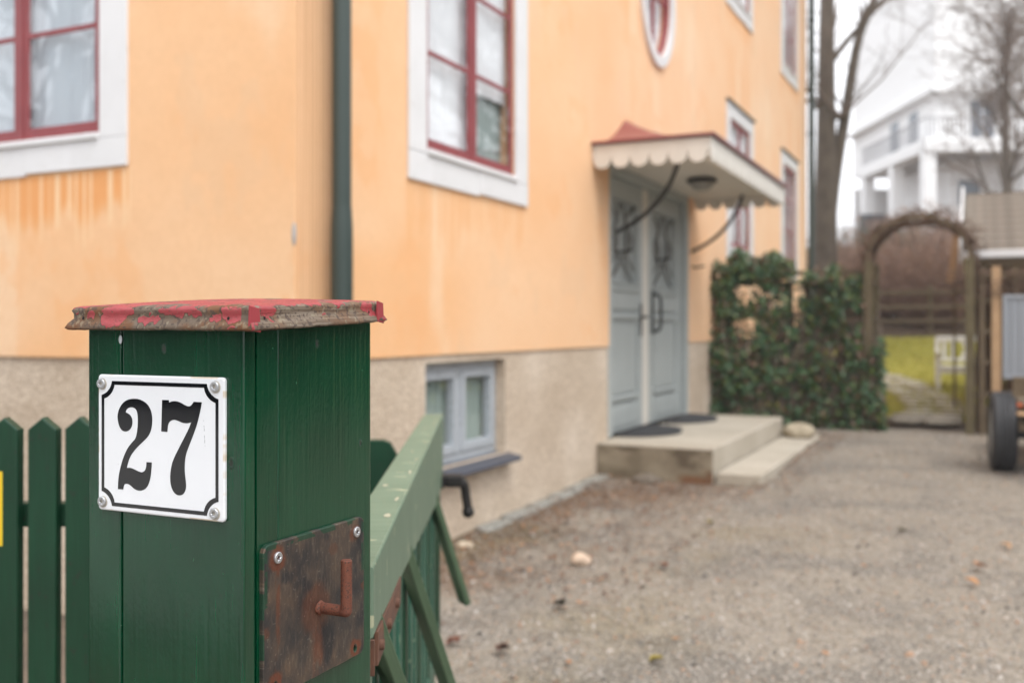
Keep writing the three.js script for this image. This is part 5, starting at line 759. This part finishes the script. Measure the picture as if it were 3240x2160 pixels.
tag(mesh('street', new THREE.PlaneGeometry(60, 9).rotateX(-Math.PI / 2).translate(-8, -0.1, 6.2), std({ map: sized(colourTex(256, 256, (u, v) => mix3([158, 156, 152], [186, 184, 180], fbm(u, v, 60, 60, 3, 891))), 0.01), roughness: 0.9 }), scene), 'pale dry street in front of the gate', null, null, 'structure');
hedge('dark hedge added out of view on the right to darken the post face', 883, 8.5, [7.6, -0.1, -8.5], -Math.PI / 2, 3.4);  // unseen, added so the gate side of the post mirrors something dark
hedge('dark clipped evergreen hedge across the street', 881, 14, [-8, -0.2, 11], Math.PI, 3.6);
function hedge(label, seed, half, pos, turn, H) { // outside the picture; mirrored in the paint, the enamel and the window panes
  const h = thing('clipped_hedge', label, 'hedge', pos, turn), r = rng(seed), N = Math.round(half * 1100), im = new THREE.InstancedMesh(leafGeo(0.6, 1), std({ color: lin(1, 1, 1), roughness: 0.8, side: THREE.DoubleSide }), N), m4 = new THREE.Matrix4(), q = new THREE.Quaternion(), e = new THREE.Euler(), c = new THREE.Color();
  for (let k = 0; k < N; k++) { const X = lerp(-half, half, r()), top = H + 0.4 * vn(X * 0.7 + 60, 1, 199, 9, 5), f = r(), y = top * r(), Z = f < 0.7 ? 0.15 * r() : -r() * 1.2; q.setFromEuler(e.set(r() * 6, r() * 6, r() * 6)); const s = 0.16 + 0.12 * r(); m4.compose(new THREE.Vector3(X, f < 0.7 ? y : top - 0.2 + 0.1 * r(), Z), q, new THREE.Vector3(s, s, s)); im.setMatrixAt(k, m4); const t = r(); im.setColorAt(k, c.setRGB(lerp(0.02, 0.06, t), lerp(0.035, 0.085, t), lerp(0.02, 0.04, t))); }
  im.name = 'foliage'; im.userData.kind = 'stuff'; shade(im); h.add(im); mesh('core', box(-half, half, -0.3, H - 0.1, -1.2, -0.1), std({ color: lin(0.045, 0.065, 0.03), roughness: 1 }), h);
}
function shrub(label, seed, X, Z, h, w, mat, n = 320, leafy = 0) {
  const s = thing('shrub', label, 'shrub', [X, gy(X, Z) - 0.05, Z], 0, 'bare shrubs on the bank'), r = rng(seed), g = [];
  for (let i = 0; i < n; i++) { const a = r() * 6.283, sp = Math.sqrt(r()) * w, p = []; let x = Math.cos(a) * sp * 0.35, z = Math.sin(a) * sp * 0.35, y = 0; const L = h * (0.55 + 0.5 * r()), k = 6; for (let j = 0; j < k; j++) { p.push(new THREE.Vector3(x, y, z)); y += L / k * (1 - 0.12 * j * (sp / w)); x += Math.cos(a) * sp * 0.16 + (r() - 0.5) * 0.12 * h * 0.5; z += Math.sin(a) * sp * 0.16 + (r() - 0.5) * 0.12 * h * 0.5; } g.push(limb(p, p.map((_, j) => lerp(0.011, 0.003, j / k)), 3)); for (let b = 0; b < 2; b++) { const q = p[2 + Math.floor(r() * 4)], e = q.clone().add(new THREE.Vector3((r() - 0.5) * 0.5 * h * 0.5, r() * 0.3 * h * 0.6, (r() - 0.5) * 0.5 * h * 0.5)); g.push(limb([q, e], [0.005, 0.002], 3)); } }
  mesh('stems', merge(g), mat, s).userData.kind = 'stuff';
  if (leafy) { const im = new THREE.InstancedMesh(leafGeo(0.6, 1), std({ color: lin(1, 1, 1), roughness: 0.9, side: THREE.DoubleSide }), leafy), m4 = new THREE.Matrix4(), q = new THREE.Quaternion(), e = new THREE.Euler(), c = new THREE.Color(); for (let k = 0; k < leafy; k++) { const a = r() * 6.283, rr = Math.sqrt(r()) * w; q.setFromEuler(e.set(r() * 6, r() * 6, r() * 6)); const sc = 0.05 + 0.05 * r(); m4.compose(new THREE.Vector3(Math.cos(a) * rr, h * (0.1 + 0.85 * r() * (1 - 0.4 * rr / w)), Math.sin(a) * rr), q, new THREE.Vector3(sc, sc, sc)); im.setMatrixAt(k, m4); const t = r(); im.setColorAt(k, mat === rustTwig ? c.setRGB(lerp(0.26, 0.48, t), lerp(0.155, 0.3, t), lerp(0.11, 0.21, t)) : c.setRGB(lerp(0.05, 0.15, t), lerp(0.08, 0.17, t), lerp(0.03, 0.05, t))); } im.name = 'leaves'; im.userData.kind = 'stuff'; shade(im); s.add(im); }
}
shrub('russet twiggy shrub seen through the arbour opening', 901, -0.9, -24.2, 2.7, 1.6, rustTwig, 420, 2200);
shrub('reddish shrub just left of the arbour opening', 903, -2.5, -25.2, 2.7, 1.6, rustTwig, 420, 2000);
shrub('brown shrub below the forked tree', 905, -3.4, -21.6, 2.0, 1.3, rustTwig, 320, 1200);
shrub('greyish bare shrub higher on the bank', 907, -1.7, -29, 2.6, 1.9, twigMat, 420, 1400);
shrub('russet shrub in front of the white porch', 909, 0.6, -29.5, 2.7, 1.9, rustTwig, 420, 1800);
shrub('brown shrub behind the arbour, right of the opening', 911, 0.1, -25.6, 2.8, 1.3, rustTwig, 320, 1200);
shrub('loose shrub on the bank right of the porch', 913, 2.4, -31, 2.8, 2, twigMat, 380, 1000);
shrub('olive leaved shrub below the porch corner', 915, -3.3, -31.5, 2.3, 1.6, twigMat, 300, 1600);
shrub('wide russet shrub at the top of the bank', 917, -1.2, -34.5, 2.6, 2.3, rustTwig, 380, 1600);
console.log('plants done');

// ---------------------------------------------------------------- white house on the hill
{
  const h = thing('white_house', 'large white house with balcony and columned porch on the hill', 'house', [-2.264, 4.6, -48.67], R(25.2)), wm = std({ color: lin(0.86, 0.86, 0.86), roughness: 0.8 }), rf = std({ color: lin(0.34, 0.33, 0.32), roughness: 0.9 }), gl = phy({ color: lin(0.12, 0.14, 0.17), roughness: 0.12 });
  const D = -8.3, T = 5.1;
  // porch: columns, beams and a dark wall set back
  for (const z of [-0.3, -4.1, -8.0]) mesh('column', box(0, 0.55, -0.5, T - 0.55, z - 0.3, z + 0.3, 0.02), wm, h);
  for (const x of [4.6, 9.6]) mesh('column', box(x, x + 0.5, -0.5, T - 0.55, -0.55, -0.02, 0.02), wm, h);
  mesh('porch_beam', box(0, 12, T - 0.55, T, -0.62, 0.05, 0.02), wm, h); mesh('porch_beam', box(-0.05, 0.6, T - 0.551, T - 0.001, D, -0.63, 0.02), wm, h);
  mesh('porch_wall', box(2.4, 12, -0.5, T - 0.56, -2.6, -2.4), wm, h); mesh('porch_wall', box(2.2, 2.39, -0.5, T - 0.56, D, -2.4), wm, h); mesh('balcony_floor', box(0.05, 12, T + 0.001, T + 0.08, D, 0.02), wm, h);
  mesh('porch_window', box(1.6 + 1, 3.6, 2.4, 3.6, -2.39, -2.34), gl, h);
  // upper storey
  mesh('wall', box(1.0, 12, T + 0.081, 9.6, D - 4, -1.2), wm, h); mesh('wall', box(0.99, 5.2, 9.601, 12.6, D - 4, -1.25), wm, h);
  mesh('eave', box(0.6, 12.2, 7.45, 7.62, -1.19, -0.7, 0.01), wm, h); mesh('eave', box(0.55, 0.99, 7.45, 7.62, D - 4, -0.69, 0.01), wm, h);
  mesh('roof', muv(ext([[0, 0], [1.6, 2.6], [4.5, 3.8], [7.4, 2.6], [9.6, 0]], 7).rotateY(Math.PI / 2).translate(5.3, 9.61, -1.0)), rf, h);
  mesh('gable', muv(ext([[1.0, 12.6], [5.2, 12.6], [4.4, 14.6], [3.1, 16.2], [2.0, 15.8], [1.0, 14.2]], 9).translate(0, 0, D - 3.2)), wm, h);
  const win = (a, b, c, d, z) => { const w = group('window', h); mesh('frame', box(a - 0.1, b + 0.1, c - 0.1, d + 0.1, z, z + 0.06, 0.01), wm, w); mesh('pane', box(a, (a + b) / 2 - 0.03, c, d, z + 0.061, z + 0.075), gl, w); mesh('pane', box((a + b) / 2 + 0.03, b, c, d, z + 0.061, z + 0.075), gl, w); };
  for (const x of [2.6, 6.4]) win(x, x + 1.1, T + 0.3, T + 2.0, -1.199);
  for (const z of [-3.6, -6.0]) { const w = group('window', h); mesh('frame', box(0.94, 0.999, T + 0.2, T + 2.1, z - 0.65, z + 0.65, 0.01), wm, w); mesh('pane', box(0.925, 0.939, T + 0.3, T + 2, z - 0.55, z - 0.04), gl, w); mesh('pane', box(0.925, 0.939, T + 0.3, T + 2, z + 0.04, z + 0.55), gl, w); }
  // balcony railing
  const rm = std({ color: lin(0.32, 0.31, 0.32), roughness: 0.6 });
  mesh('handrail', box(0.1, 12, T + 0.98, T + 1.04, -0.06, 0), rm, h); mesh('handrail', box(0.06, 0.12, T + 0.981, T + 1.041, D, -0.061), rm, h);
  for (let k = 0; k < 55; k++) mesh('baluster', box(0.13 + k * 0.2, 0.16 + k * 0.2, T + 0.081, T + 0.979, -0.045, -0.015), rm, h); for (let k = 0; k < 36; k++) mesh('baluster', box(0.075, 0.105, T + 0.081, T + 0.98, D + 0.05 + k * 0.2, D + 0.08 + k * 0.2), rm, h);
  mesh('back_wall', box(1.0, 12, -0.5, T - 0.57, D - 4, D - 3.8), wm, h); mesh('gate_panel', box(-1.5, -0.25, -0.6, 2.2, -4.2, -4.1, 0.01), std({ color: lin(0.06, 0.065, 0.075), roughness: 0.6 }), h);
}
console.log('all built');
renderer.render(scene, camera);
